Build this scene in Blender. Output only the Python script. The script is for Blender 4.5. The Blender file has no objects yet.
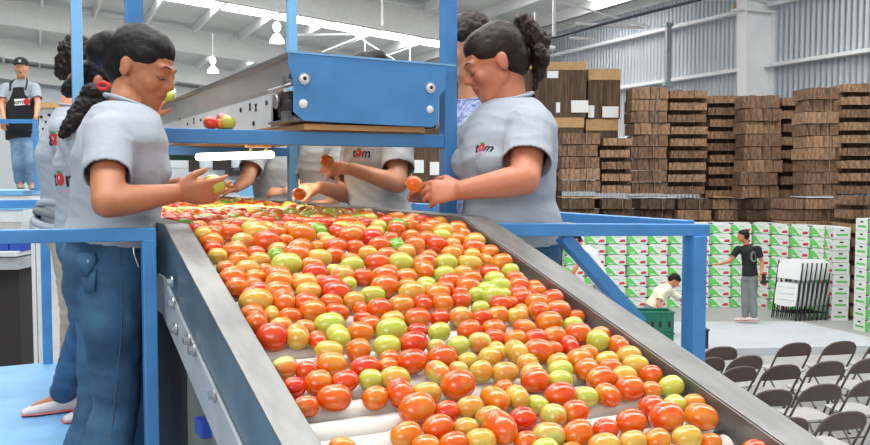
import bpy, bmesh, math, random
import numpy as np
from mathutils import Vector, Matrix, noise
from mathutils.bvhtree import BVHTree
random.seed(7)
PI = math.pi
S = bpy.context.scene
COL = S.collection

# ---------------------------------------------------------------- camera
FPX = 860.0
YAW = math.radians(27.6); PIT = math.atan(46.5/FPX)
EYE = Vector((0, 0, 2.85))
F0 = Vector((math.sin(YAW), math.cos(YAW), 0)); RT = Vector((math.cos(YAW), -math.sin(YAW), 0)); ZZ = Vector((0, 0, 1))
FW = F0*math.cos(PIT)-ZZ*math.sin(PIT); UP = F0*math.sin(PIT)+ZZ*math.cos(PIT)
cd = bpy.data.cameras.new('camera'); cam = bpy.data.objects.new('camera', cd); COL.objects.link(cam)
cam.location = EYE
cam.rotation_euler = (PI/2-PIT, 0, -YAW)
cd.sensor_width = 36; cd.lens = 36*FPX/870; cd.clip_end = 300
S.camera = cam
# ---------------------------------------------------------------- light
S.view_settings.view_transform = 'Standard'; S.view_settings.look = 'None'
S.view_settings.gamma = 1; S.view_settings.exposure = 0.0; S.view_settings.use_curve_mapping = False
wd = bpy.data.worlds.new('daylight'); S.world = wd; wd.use_nodes = True
bg = wd.node_tree.nodes['Background']; bg.inputs[0].default_value = (0.93, 0.97, 1.0, 1); bg.inputs[1].default_value = .78
SKY_EMIT = 10.0
def area(name, loc, target, sx, sy, power, col=(1, 1, 1)):
    l = bpy.data.lights.new(name, 'AREA'); l.shape = 'RECTANGLE'; l.size = sx; l.size_y = sy; l.energy = power; l.color = col
    o = bpy.data.objects.new(name, l); COL.objects.link(o); o.location = loc
    o.rotation_euler = (Vector(target)-Vector(loc)).to_track_quat('-Z', 'Y').to_euler(); return o
# overhead strips shaped for long tomato highlights; fill light added behind the camera
area('highlight_strip', (0.6, 2.2, 8.6), (0.7, 2.2, 2.5), 6, .45, 120, (1, .99, .96))
area('highlight_strip', (0.6, 5.9, 8.6), (0.7, 4.6, 2.5), 6, .45, 120, (1, .99, .96))
area('added_rear_fill', (-5.5, -6.0, 5.2), (1.2, 3.5, 2.7), 6, 3.2, 300, (1, .98, .95))

# ---------------------------------------------------------------- pixel helpers (turn a seen direction into a real point)
def ray(px, py): return FW+RT*((px-435)/FPX)+UP*((222.5-py)/FPX)
def W(px, py, d): return EYE+ray(px, py)*d
def onz(px, py, z): r = ray(px, py); return EYE+r*((z-EYE.z)/r.z)
def onx(px, py, x): r = ray(px, py); return EYE+r*(x/r.x)
def ony(px, py, y): r = ray(px, py); return EYE+r*(y/r.y)
RA, RB = 2.735-.305*2.11, .305            # plane of the sloping rail tops: z = RA+RB*y
def onslope(px, py, off=0.0):
    r = ray(px, py); return EYE+r*((RA+off+RB*0-EYE.z)/(r.z-RB*r.y))
def depth(p): return (Vector(p)-EYE).dot(FW)
def proj(p):
    v = Vector(p)-EYE; d = v.dot(FW); return (435+FPX*v.dot(RT)/d, 222.5-FPX*v.dot(UP)/d)

# ---------------------------------------------------------------- materials
def mat(name, col, rough=.5, metal=0.0, var=0.0, vscale=8.0, bump=0.0, bscale=60.0, coat=0.0, emit=0.0, stretch=None, col2=None, spec=None, sss=0.0):
    m = bpy.data.materials.new(name); m.use_nodes = True; nt = m.node_tree; N = nt.nodes; L = nt.links
    b = N['Principled BSDF']; b.inputs['Roughness'].default_value = rough; b.inputs['Metallic'].default_value = metal
    b.inputs['Base Color'].default_value = (*col, 1)
    if spec is not None: b.inputs['Specular IOR Level'].default_value = spec
    if coat: b.inputs['Coat Weight'].default_value = coat; b.inputs['Coat Roughness'].default_value = .08
    if sss:
        b.inputs['Subsurface Weight'].default_value = sss; b.inputs['Subsurface Radius'].default_value = (1, .4, .2); b.inputs['Subsurface Scale'].default_value = .008
    if emit: b.inputs['Emission Color'].default_value = (*col, 1); b.inputs['Emission Strength'].default_value = emit
    if var or bump:
        tc = N.new('ShaderNodeTexCoord'); mp = N.new('ShaderNodeMapping'); L.new(tc.outputs['Object'], mp.inputs[0])
        if stretch: mp.inputs['Scale'].default_value = stretch
    if var:
        n = N.new('ShaderNodeTexNoise'); n.inputs['Scale'].default_value = vscale; n.inputs['Detail'].default_value = 5
        L.new(mp.outputs[0], n.inputs['Vector'])
        r = N.new('ShaderNodeValToRGB'); r.color_ramp.elements[0].position = .3; r.color_ramp.elements[1].position = .7
        c2 = col2 if col2 else tuple(min(1, c*(1+var)) for c in col)
        c1 = col if col2 else tuple(c*(1-var) for c in col)
        r.color_ramp.elements[0].color = (*c1, 1); r.color_ramp.elements[1].color = (*c2, 1)
        L.new(n.outputs[0], r.inputs[0]); L.new(r.outputs[0], b.inputs['Base Color'])
    if bump:
        n2 = N.new('ShaderNodeTexNoise'); n2.inputs['Scale'].default_value = bscale; n2.inputs['Detail'].default_value = 4
        L.new(mp.outputs[0], n2.inputs['Vector'])
        bp = N.new('ShaderNodeBump'); bp.inputs['Strength'].default_value = bump; bp.inputs['Distance'].default_value = .01
        L.new(n2.outputs[0], bp.inputs['Height']); L.new(bp.outputs[0], b.inputs['Normal'])
    return m
def srgb(r, g, b):
    return tuple(((c/255+.055)/1.055)**2.4 if c > 10 else c/255/12.92 for c in (r, g, b))

M = {}
M['blue'] = mat('blue_paint', srgb(72, 138, 200), .38, var=.10, vscale=9)
M['blue_light'] = mat('pale_and_skylit_blue', srgb(120, 180, 225), .4, var=.06)  # pale paint, and the skylit tint of the far gantry posts
M['steel'] = mat('brushed_stainless', (.25, .25, .243), .45, .8, var=.16, vscale=6, bump=.05, bscale=40, stretch=(6, 1, 6))
M['steel_light'] = mat('bright_sheet_steel', (.50, .50, .48), .3, .45, var=.2, vscale=3)
M['steel_dark'] = mat('side_plate_steel', srgb(88, 112, 128), .42, .35, var=.22, vscale=7)
M['galv'] = mat('galvanised_channel', srgb(175, 182, 186), .5, .3, var=.12)
M['bolt'] = mat('zinc_bolt', (.6, .6, .6), .3, 1.0)
M['black'] = mat('black_rubber', (.015, .015, .017), .6)
M['roller'] = mat('white_plastic_roller', srgb(212, 211, 204), .35, var=.05)
M['floor'] = mat('concrete', srgb(158, 158, 156), .55, var=.09, vscale=.8)
M['stage'] = mat('stage_board', srgb(186, 191, 196), .5, var=.05, vscale=1.5)
M['walk'] = mat('pale_blue_walkway', srgb(112, 168, 215), .5, var=.12, vscale=5)
M['white'] = mat('white_paint', srgb(232, 233, 234), .55, var=.04, vscale=2)
M['girder'] = mat('grey_white_girder', srgb(226, 227, 226), .6, var=.04)
M['roof'] = mat('roof_sheet', srgb(206, 208, 208), .6, var=.08, vscale=.6)
M['skylight'] = mat('translucent_roof_panel', (1, 1, .98), .5, emit=SKY_EMIT)
M['lamp'] = mat('lit_tube', (1, .96, .86), .4, emit=9)
M['bell'] = mat('lit_bell_reflector', (1, 1, 1), .4, emit=2.2)
M['kraft_top'] = mat('kraft_cardboard', srgb(188, 150, 105), .8, var=.12, vscale=6)
M['paper'] = mat('white_paper', srgb(232, 232, 232), .7)
M['tan'] = mat('tan_board', srgb(205, 165, 110), .6, var=.1)
M['teal'] = mat('teal_plastic', srgb(60, 135, 125), .5, var=.1)
M['crate_green'] = mat('green_crate_plastic', srgb(30, 115, 92), .45, var=.12, vscale=12)
M['navy'] = mat('navy_plastic', srgb(35, 48, 85), .45, var=.2)
M['chair_brown'] = mat('brown_enamel', srgb(84, 70, 64), .42, var=.08, vscale=20)
M['chair_rim'] = mat('brown_tube', srgb(92, 80, 75), .4, .1)
M['chair_white'] = mat('white_resin', srgb(225, 226, 226), .5)
M['chair_leg'] = mat('dark_steel_tube', srgb(48, 50, 52), .4, .4)
M['machine'] = mat('machine_grey', srgb(206, 212, 216), .5, var=.06)
M['dark'] = mat('dark_recess', srgb(45, 42, 42), .8)
M['binblue'] = mat('blue_bin', srgb(35, 70, 170), .5)
M['carton_white'] = mat('carton_white', srgb(222, 225, 223), .6)
M['carton_green'] = mat('carton_green', srgb(96, 196, 92), .6, var=.15, vscale=9)
M['carton_red'] = mat('carton_red', srgb(206, 52, 66), .6)
M['carton_black'] = mat('carton_hand_hole', srgb(38, 40, 38), .7)
M['blackpanel'] = mat('black_panel', srgb(14, 16, 18), .7)
M['grey_green'] = mat('dark_grey_green_steel', srgb(104, 110, 102), .6, var=.15)  # dark grey-green with slight random tone
M['seatpan'] = mat('pale_seat_pan', srgb(170, 168, 164), .6)
M['cable'] = mat('dark_cable', srgb(60, 64, 78), .6)
M['orange'] = mat('orange_rust', srgb(190, 130, 60), .6)
# corrugated cardboard edges: vertical seams between flattened boxes
def cardmat(name, c1, c2, sc):
    m = mat(name, c1, .85); nt = m.node_tree; N = nt.nodes; L = nt.links; b = N['Principled BSDF']
    tc = N.new('ShaderNodeTexCoord'); mp = N.new('ShaderNodeMapping'); mp.inputs['Scale'].default_value = (sc, sc, .6)
    L.new(tc.outputs['Object'], mp.inputs[0])
    n = N.new('ShaderNodeTexNoise'); n.inputs['Scale'].default_value = 3; n.inputs['Detail'].default_value = 6; L.new(mp.outputs[0], n.inputs['Vector'])
    r = N.new('ShaderNodeValToRGB'); e = r.color_ramp.elements
    e[0].position = .35; e[0].color = (*c1, 1); e[1].position = .62; e[1].color = (*c2, 1)
    L.new(n.outputs[0], r.inputs[0]); L.new(r.outputs[0], b.inputs['Base Color']); return m
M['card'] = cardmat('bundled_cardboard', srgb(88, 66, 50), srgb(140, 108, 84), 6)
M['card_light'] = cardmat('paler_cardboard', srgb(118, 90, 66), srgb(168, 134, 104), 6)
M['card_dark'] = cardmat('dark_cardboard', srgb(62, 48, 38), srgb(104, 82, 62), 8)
# wall sheet with vertical ribs
def wallmat():
    m = mat('ribbed_wall_sheet', srgb(196, 203, 210), .55); nt = m.node_tree; N = nt.nodes; L = nt.links; b = N['Principled BSDF']
    tc = N.new('ShaderNodeTexCoord'); w = N.new('ShaderNodeTexWave'); w.wave_type = 'BANDS'; w.bands_direction = 'Y'
    w.inputs['Scale'].default_value = 1.9; w.inputs['Distortion'].default_value = 0
    L.new(tc.outputs['Object'], w.inputs['Vector'])
    bp = N.new('ShaderNodeBump'); bp.inputs['Strength'].default_value = 1; bp.inputs['Distance'].default_value = .06
    L.new(w.outputs[1], bp.inputs['Height']); L.new(bp.outputs[0], b.inputs['Normal'])
    r = N.new('ShaderNodeValToRGB'); r.color_ramp.elements[0].color = (*srgb(182, 190, 198), 1); r.color_ramp.elements[1].color = (*srgb(202, 208, 214), 1)
    L.new(w.outputs[1], r.inputs[0]); L.new(r.outputs[0], b.inputs['Base Color'])
    return m
M['wall'] = wallmat()

# ---------------------------------------------------------------- mesh building
class MB:
    def __init__(s): s.v = []; s.f = []; s.m = []; s.mats = []
    def _mi(s, m):
        m = m if not isinstance(m, str) else M[m]
        if m not in s.mats: s.mats.append(m)
        return s.mats.index(m)
    def add(s, vs, fs, m):
        o = len(s.v); k = s._mi(m); s.v += [tuple(v) for v in vs]
        for f in fs: s.f.append(tuple(i+o for i in f)); s.m.append(k)
    def box(s, c, d, m, R=None):
        c = Vector(c); vs = []
        for z in (-.5, .5):
            for x, y in ((-.5, -.5), (.5, -.5), (.5, .5), (-.5, .5)):
                v = Vector((x*d[0], y*d[1], z*d[2])); vs.append(c+(R @ v if R else v))
        s.add(vs, [(3, 2, 1, 0), (4, 5, 6, 7), (0, 1, 5, 4), (1, 2, 6, 5), (2, 3, 7, 6), (3, 0, 4, 7)], m); return s
    def bar(s, a, b, w, h, m, up=(0, 0, 1)):
        a = Vector(a); b = Vector(b); z = (b-a).normalized(); u = Vector(up)
        if abs(z.dot(u)) > .98: u = Vector((0, 1, 0))
        x = u.cross(z).normalized(); y = z.cross(x)
        vs = []
        for p in (a, b):
            for i, j in ((-.5, -.5), (.5, -.5), (.5, .5), (-.5, .5)): vs.append(p+x*w*i+y*h*j)
        s.add(vs, [(3, 2, 1, 0), (4, 5, 6, 7), (0, 1, 5, 4), (1, 2, 6, 5), (2, 3, 7, 6), (3, 0, 4, 7)], m); return s
    def tube(s, pts, r, m, n=10, caps=True):
        pts = [Vector(p) for p in pts]; rs = r if isinstance(r, (list, tuple)) else [r]*len(pts)
        vs = []; fs = []; prev = None
        for i, p in enumerate(pts):
            t = (pts[min(i+1, len(pts)-1)]-pts[max(i-1, 0)]).normalized()
            if prev is None:
                u = Vector((0, 0, 1)) if abs(t.z) < .9 else Vector((1, 0, 0)); x = u.cross(t).normalized()
            else: x = (prev-t*prev.dot(t)).normalized()
            prev = x; y = t.cross(x)
            for k in range(n):
                a = 2*PI*k/n; vs.append(p+(x*math.cos(a)+y*math.sin(a))*rs[i])
        for i in range(len(pts)-1):
            for k in range(n): fs.append((i*n+k, i*n+(k+1) % n, (i+1)*n+(k+1) % n, (i+1)*n+k))
        if caps: fs.append(tuple(range(n-1, -1, -1))); fs.append(tuple((len(pts)-1)*n+k for k in range(n)))
        s.add(vs, fs, m); return s
    def prism(s, poly, z0, z1, m, fn=None):
        n = len(poly); vs = [Vector((x, y, z0)) for x, y in poly]+[Vector((x, y, z1)) for x, y in poly]
        if fn: vs = [fn(v) for v in vs]
        s.add(vs, [tuple(range(n-1, -1, -1)), tuple(range(n, 2*n))]+[(i, (i+1) % n, n+(i+1) % n, n+i) for i in range(n)], m); return s
    def ell(s, c, r, m, R=None, nu=16, nv=10, e=1.0):
        c = Vector(c); vs = []; fs = []
        def sp(x): return math.copysign(abs(x)**e, x)
        vs.append((0, 0, -1)); 
        for j in range(1, nv):
            ph = -PI/2+PI*j/nv
            for i in range(nu):
                a = 2*PI*i/nu; vs.append((sp(math.cos(ph))*math.cos(a), sp(math.cos(ph))*math.sin(a), sp(math.sin(ph))))
        vs.append((0, 0, 1)); t = len(vs)-1
        for i in range(nu):
            fs.append((0, 1+(i+1) % nu, 1+i)); fs.append((t, 1+(nv-2)*nu+i, 1+(nv-2)*nu+(i+1) % nu))
            for j in range(nv-2): a = 1+j*nu+i; b = 1+j*nu+(i+1) % nu; fs.append((a, b, b+nu, a+nu))
        out = []
        for v in vs:
            q = Vector((v[0]*r[0], v[1]*r[1], v[2]*r[2])); out.append(c+(R @ q if R else q))
        s.add(out, fs, m); return s
    def loft(s, rings, m, X=None, Y=None, n=24, sq=1.0):
        # rings: (centre, half width along X, half depth along Y[, X, Y])
        vs = []; fs = []
        for rg in rings:
            c, a, b = Vector(rg[0]), rg[1], rg[2]; x = rg[3] if len(rg) > 3 else X; y = rg[4] if len(rg) > 3 else Y
            for k in range(n):
                t = 2*PI*k/n; cx, sy = math.cos(t), math.sin(t)
                cx = math.copysign(abs(cx)**sq, cx); sy = math.copysign(abs(sy)**sq, sy)
                vs.append(c+Vector(x)*a*cx+Vector(y)*b*sy)
        for i in range(len(rings)-1):
            for k in range(n): fs.append((i*n+k, i*n+(k+1) % n, (i+1)*n+(k+1) % n, (i+1)*n+k))
        fs.append(tuple(range(n-1, -1, -1))); fs.append(tuple((len(rings)-1)*n+k for k in range(n)))
        s.add(vs, fs, m); return s
    def cap(s, a, b, ra, rb, m='white', n=14):
        # tapered capsule
        a = Vector(a); b = Vector(b); t = (b-a); L = t.length; t = t/L if L > 1e-6 else Vector((0, 0, 1))
        pts = []; rs = []
        for k in range(5): an = PI/2*(1-k/4.0); pts.append(a-t*ra*math.sin(an)); rs.append(max(ra*math.cos(an), ra*.02))
        for k in range(5): an = PI/2*k/4.0; pts.append(b+t*rb*math.sin(an)); rs.append(max(rb*math.cos(an), rb*.02))
        u = Vector((0, 0, 1)) if abs(t.z) < .9 else Vector((1, 0, 0)); x = u.cross(t).normalized(); y = t.cross(x)
        vs = [p+(x*math.cos(2*PI*k/n)+y*math.sin(2*PI*k/n))*r for p, r in zip(pts, rs) for k in range(n)]
        fs = [(i*n+k, i*n+(k+1) % n, (i+1)*n+(k+1) % n, (i+1)*n+k) for i in range(len(pts)-1) for k in range(n)]
        fs += [tuple(range(n-1, -1, -1)), tuple((len(pts)-1)*n+k for k in range(n))]
        s.add(vs, fs, m); return s
    def build(s, name, parent=None, smooth=False, bevel=0, loc=None, R=None):
        me = bpy.data.meshes.new(name); me.from_pydata(s.v, [], s.f)
        for m in s.mats: me.materials.append(m)
        me.polygons.foreach_set('material_index', s.m)
        if smooth:
            me.polygons.foreach_set('use_smooth', [True]*len(s.f))
            try: me.set_sharp_from_angle(angle=math.radians(smooth if smooth is not True else 50))
            except Exception: pass
        me.update()
        o = bpy.data.objects.new(name, me); COL.objects.link(o)
        if parent: o.parent = parent
        if loc is not None: o.location = loc
        if R is not None: o.rotation_euler = R
        if bevel:
            b = o.modifiers.new('bevel', 'BEVEL'); b.width = bevel; b.segments = 2; b.limit_method = 'ANGLE'
        return o
def tag(o, label=None, cat=None, group=None, kind=None):
    if label: o['label'] = label
    if cat: o['category'] = cat
    if group: o['group'] = group
    if kind: o['kind'] = kind
    return o
def empty(name, loc=(0, 0, 0), rz=0):
    o = bpy.data.objects.new(name, None); COL.objects.link(o); o.location = loc; o.rotation_euler = (0, 0, rz); o.empty_display_size = .1; return o
CH = {}
def copy_tree(o, parent=None):
    c = o.copy(); COL.objects.link(c)
    if parent is not None: c.parent = parent
    for ch in list(o.children): copy_tree(ch, c)
    return c
ORD = ['first', 'second', 'third', 'fourth', 'fifth', 'sixth', 'seventh', 'eighth', 'ninth', 'tenth', 'eleventh', 'twelfth', 'thirteenth', 'fourteenth', 'fifteenth', 'sixteenth', 'seventeenth', 'eighteenth', 'nineteenth', 'twentieth', 'twenty-first', 'twenty-second', 'twenty-third', 'twenty-fourth', 'twenty-fifth', 'twenty-sixth', 'twenty-seventh', 'twenty-eighth', 'twenty-ninth', 'thirtieth', 'thirty-first', 'thirty-second', 'thirty-third', 'thirty-fourth', 'thirty-fifth']
def struct(o): o['kind'] = 'structure'; return o

# ================================================================ THE HALL  (turned a little against the sorting line)
HR = -math.radians(2.7)
HM = Matrix.Rotation(HR, 3, 'Z')
def hp(x, y, z): return HM @ Vector((x, y, z))
def hall(mb, name, **k):
    o = mb.build(name, **k); o.rotation_euler = (0, 0, HR); return o
WX = 17.2; EV = 2.85+5.35; PT = .093
def roofz(x): return EV+PT*(WX-x) if x > -8 else EV+PT*(WX+8)+PT*(x+8)
mb = MB(); mb.box((0, 25, -.1), (44, 80, .2), 'floor'); struct(mb.build('floor'))
mb = MB(); mb.box((WX+.1, 24, 4.4), (.2, 76, 8.8), 'wall'); struct(hall(mb, 'wall_right'))
mb = MB(); mb.box((-2, 62, 5.4), (42, .2, 10.8), 'wall'); struct(hall(mb, 'wall_far'))
mb = MB(); mb.box((-20.6, 29, 4.2), (.2, 66, 8.4), 'wall'); struct(hall(mb, 'wall_left'))
mb = MB()
for xa, xb in ((-20.6, -8), (-8, WX)):
    za, zb = roofz(xa)+.2, roofz(xb)+.2
    mb.add([(xa, -4, za), (xb, -4, zb), (xb, 62, zb), (xa, 62, za), (xa, -4, za+.1), (xb, -4, zb+.1), (xb, 62, zb+.1), (xa, 62, za+.1)],
           [(0, 3, 2, 1), (4, 5, 6, 7), (0, 1, 5, 4), (1, 2, 6, 5), (2, 3, 7, 6), (3, 0, 4, 7)], 'roof')
struct(hall(mb, 'ceiling'))
n = 0
# rafters and columns of each portal frame
for k, y in enumerate((6.6, 16.6, 27.6, 38.9, 50, 61)):
    mb = MB(); x0 = -8; dp = .98
    za, zb = roofz(x0), roofz(WX)
    for (yo, w, t0, t1) in ((0, .04, 0, dp), (0, .3, 0, .04), (0, .3, dp-.04, dp)):
        mb.add([(x0, y-w/2, za-t1), (WX, y-w/2, zb-t1), (WX, y+w/2, zb-t1), (x0, y+w/2, za-t1), (x0, y-w/2, za-t0), (WX, y-w/2, zb-t0), (WX, y+w/2, zb-t0), (x0, y+w/2, za-t0)],
               [(0, 3, 2, 1), (4, 5, 6, 7), (0, 1, 5, 4), (1, 2, 6, 5), (2, 3, 7, 6), (3, 0, 4, 7)], 'girder')
    n += 1; struct(hall(mb, 'trim_%d' % n))
    mb = MB()   # tapered column
    for (xa, xb, w) in ((WX-.92, WX-.85, .32), ):
        mb.add([(WX-.78, y-.16, 0), (WX-.74, y-.16, 0), (WX-.74, y+.16, 0), (WX-.78, y+.16, 0), (WX-1.02, y-.16, 7.4), (WX-.98, y-.16, 7.4), (WX-.98, y+.16, 7.4), (WX-1.02, y+.16, 7.4)],
               [(0, 3, 2, 1), (4, 5, 6, 7), (0, 1, 5, 4), (1, 2, 6, 5), (2, 3, 7, 6), (3, 0, 4, 7)], 'white')
        mb.add([(WX-.76, y-.02, 0), (WX-.02, y-.02, 0), (WX-.02, y+.02, 0), (WX-.76, y+.02, 0), (WX-1.0, y-.02, 7.9), (WX-.02, y-.02, 7.9), (WX-.02, y+.02, 7.9), (WX-1.0, y+.02, 7.9)],
               [(0, 3, 2, 1), (4, 5, 6, 7), (0, 1, 5, 4), (1, 2, 6, 5), (2, 3, 7, 6), (3, 0, 4, 7)], 'white')
        mb.box((WX-.03, y, 3.9), (.04, .32, 7.8), 'white')
        mb.box((WX-.55, y, 7.02), (1.3, .36, .05), 'white')
    n += 1; struct(hall(mb, 'trim_%d' % n))
# purlins (run the length of the hall)
mb = MB()
for i in range(13):
    x = WX-.8-i*2.0; z = roofz(x)+.08
    mb.box((x, 29, z-.04), (.09, 66, .36), 'white')
n += 1; struct(hall(mb, 'trim_%d' % n))
# girts on the wall
mb = MB()
for z in (2.85+2.82, 2.85+4.35, 2.85+1.2):
    mb.box((WX-.12, 29, z), (.22, 66, .09), 'white')
mb.box((WX-.1, 29, EV-.05), (.3, 66, .22), 'white')
n += 1; struct(hall(mb, 'trim_%d' % n))
# translucent panels
for k, y in enumerate((2.0, 11.6, 22.0, 33.2, 44.6, 55.5)):
    mb = MB()
    for i in range(12):
        xa = WX-.92-i*2.0; xb = xa-1.76
        w = 1.05
        mb.add([(xa, y-w, roofz(xa)+.14), (xb, y-w, roofz(xb)+.14), (xb, y+w, roofz(xb)+.14), (xa, y+w, roofz(xa)+.14)], [(0, 1, 2, 3)], 'skylight')
    n += 1; struct(hall(mb, 'window_%d' % (k+1)))
# bracing rods and pipes under the roof
mb = MB()
def rod(a, b, r=.03, m='white'): mb.tube([a, b], r, m, 6)
Wd = 36
rod(W(292, 35, Wd), W(353, 34, Wd), .05); rod(W(353, 34, Wd), W(398, 62, Wd)); rod(W(365, 40, Wd), W(365, 60, Wd)); rod(W(410, 48, Wd), W(410, 64, Wd))
rod(W(322, 52, Wd), W(392, 24, Wd)); rod(W(375, 60, Wd), W(425, 42, Wd))
rod(W(382, 0, 27), W(382, 26, 27), .04)
rod(W(554, 0, 24), W(554, 36, 24), .05); rod(W(535, 12, 24), W(535, 40, 24)); rod(W(560, 2, 24), W(650, 27, 24), .03); rod(W(575, 23, 24), W(643, 28, 24), .04)
rod(W(532, 47, 24), W(555, 48, 24), .06); rod(W(570, 38, 24), W(597, 39, 24), .04)
struct(mb.build('trim_%d' % (n+1))); n += 1
mb = MB()
pts = [W(525, 44, 22), W(560, 36, 21), W(602, 24.5, 20), W(650, 12, 19), W(702, -1, 18)]
mb.tube(pts, .035, 'cable', 8)
tag(mb.build('power_cable', smooth=True), 'dark cable slung under the roof beside the ribbed wall', 'cable')
mb = MB(); p = W(668, 55, 24.6); mb.box((0, 0, 0), (.16, .1, 1.75), 'galv'); mb.box((0, 0, -.82), (.3, .14, .1), 'galv'); mb.box((0, 0, .86), (.26, .14, .1), 'galv')
o = mb.build('wall_bracket', loc=(p.x, p.y, p.z), R=(0, 0, HR)); struct(o); o.name = 'trim_%d' % (n+1); n += 1
mb = MB(); a = W(735, 8, 22.0); mb.bar(a, a+Vector((.15, 0, .3)), .07, .02, 'orange')
tag(mb.build('rust_streaked_tie', bevel=.003), 'short orange tie plate at the top of the white column', 'tie plate')
# hanging high-bay lamps
def bay_lamp(px, py, d, label, s=1.0):
    t = empty('ceiling_lamp', W(px, py, d)); tag(t, label, 'lamp', 'high-bay lamps under the roof')
    m1 = MB(); m1.loft([((0, 0, .0), .24*s, .24*s), ((0, 0, .12*s), .21*s, .21*s), ((0, 0, .26*s), .11*s, .11*s), ((0, 0, .3*s), .05, .05)], 'bell', (1, 0, 0), (0, 1, 0)); m1.build('reflector', t, True)
    m1 = MB(); m1.ell((0, 0, .5*s), (.13*s, .13*s, .17*s), 'bell'); m1.build('ballast_housing', t, True)
    m1 = MB(); m1.tube([(0, 0, .3*s), (0, 0, 1.6)], .015, 'white', 6); m1.build('suspension_rod', t)
bay_lamp(277, 43, 27, 'white high-bay lamp beside the pale post above the overhead conveyor')
bay_lamp(213, 73, 35, 'white high-bay lamp lower, right of the woman looking down at left')
bay_lamp(171, 92, 43, 'small far high-bay lamp close to the young woman\'s forehead', 1.0)
l = bpy.data.lights.new('bay_glow', 'POINT'); 
bpy.data.lights.remove(l)
# ================================================================ SORTING LINE
def rz(y): return RA+RB*min(y, 2.11)      # height of the rail tops
PL = 1.70                                   # working platform height
conv = empty('sorting_conveyor', (.82, 1.6, 0))
tag(conv, 'steel roller sorting conveyor sloping down towards the viewer, covered in tomatoes', 'conveyor')
def child(o, root): o.parent = root; o.matrix_parent_inverse = Matrix.Translation(root.location).inverted(); return o
YE = 5.6; YN = .55
def along(mb, x0, x1, t0, t1, m, ya=YN, yb=YE):
    # strip that follows the rail: x0..x1 wide, t0..t1 below the rail top
    ys = [ya]+([2.11] if ya < 2.11 < yb else [])+[yb]
    vs = []
    for y in ys:
        z = rz(y); vs += [(x0, y, z-t1), (x1, y, z-t1), (x1, y, z-t0), (x0, y, z-t0)]
    fs = [(0, 1, 2, 3)]; k = len(ys)-1; fs.append((4*k+3, 4*k+2, 4*k+1, 4*k))
    for i in range(k):
        a = 4*i
        for j in range(4): fs.append((a+(j+1) % 4, a+j, a+4+j, a+4+(j+1) % 4))
    mb.add(vs, fs, m)
mb = MB(); along(mb, .375, .432, 0, .004, 'steel'); along(mb, .429, .433, .004, .10, 'steel')
child(mb.build('left_rail', bevel=.0015), conv).name = 'side_rail'
mb = MB(); along(mb, 1.192, 1.272, 0, .004, 'steel'); along(mb, 1.190, 1.194, .004, .12, 'steel'); along(mb, 1.268, 1.272, .004, .14, 'steel')
child(mb.build('side_rail', bevel=.0015), conv)
mb = MB(); along(mb, .375, .379, .004, .125, 'steel_dark'); child(mb.build('side_plate'), conv)
mb = MB(); along(mb, .368, .374, .125, .215, 'galv'); along(mb, .374, .41, .205, .215, 'galv'); child(mb.build('lower_channel'), conv)
mb = MB(); along(mb, 1.262, 1.268, .14, .23, 'galv'); child(mb.build('lower_channel'), conv)
mb = MB(); along(mb, .44, 1.19, .125, .13, 'dark'); child(mb.build('underpan'), conv)
for px, py in ((173, 303), (189, 340), (194, 350), (172, 282), (214, 395), (176, 329)):
    p = onx(px, py, .366); mb = MB(); mb.tube([(p.x, p.y, p.z), (p.x-.012, p.y, p.z)], .009, 'bolt', 6); mb.tube([(p.x, p.y, p.z), (p.x-.003, p.y, p.z)], .014, 'bolt', 12)
    child(mb.build('bolt'), conv)
PITCH = .0535; RR = .0235; ROFF = -.070
y = YN+.05; k = 0; RY = []
ca = math.atan(RB)
while y < 3.3:
    z = rz(y)+ROFF-(.0 if y < 2.11 else .0)
    RY.append(y)
    mb = MB(); prof = [(0, .012), (.002, .019), (.006, RR), (.366, RR), (.726, RR), (.730, .019), (.732, .012)]
    mb.tube([(.446+a, y, z) for a, r in prof], [r for a, r in prof], 'roller', 20)
    mb.tube([(.434, y, z), (1.19, y, z)], .008, 'bolt', 8)
    child(mb.build('roller', smooth=40), conv)
    y += PITCH*(math.cos(ca) if y < 2.11 else 1); k += 1
mb = MB(); along(mb, .436, 1.188, .04, .05, 'roller', 3.3, YE); child(mb.build('flat_belt'), conv)
# supporting frame under the slope
for x in (.43, 1.22):
    for yy in (.95, 1.9):
        mb = MB(); mb.box((x, yy, (rz(yy)-.2)/2), (.06, .06, rz(yy)-.2), 'galv'); child(mb.build('leg', bevel=.004), conv)
mb = MB()
for yy in (1.9,): mb.box((.82, yy, 1.98), (.76, .05, .08), 'galv'); mb.box((.82, yy, 2.18), (.76, .05, .05), 'galv')
mb.bar((.43, .95, 1.7), (.43, 1.9, 1.7), .04, .06, 'galv')
mb.box((.60, 1.82, 2.08), (.05, .03, .20), 'white')
child(mb.build('cross_brace', bevel=.003), conv)
for q_ in ((.392, 1.78, 2.33), (.392, 1.72, 2.24)):
    mb = MB(); mb.box(q_, (.03, .065, .032), 'binblue'); child(mb.build('blue_bracket', bevel=.003), conv)

mb = MB(); along(mb, .398, .404, .2, 1.25, 'grey_green', 1.2, 1.985); child(mb.build('lower_cover'), conv)  # sheet put in to hide the bright floor below the channel
mb = MB(); along(mb, .396, .402, .2, 1.15, 'blackpanel', 1.985, 3.4); child(mb.build('side_cover'), conv)
mb = MB(); mb.box((.83, 1.99, 1.95), (.74, .03, .34), 'grey_green'); mb.box((.83, 1.99, 1.35), (.74, .03, .5), 'grey_green'); child(mb.build('dark_backing', bevel=.004), conv)  # backing added to darken the bright floor under the slope
mb = MB(); mb.box((.47, 1.96, 1.2), (.10, .10, 2.2), 'grey_green'); child(mb.build('leg', bevel=.004), conv)
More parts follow.
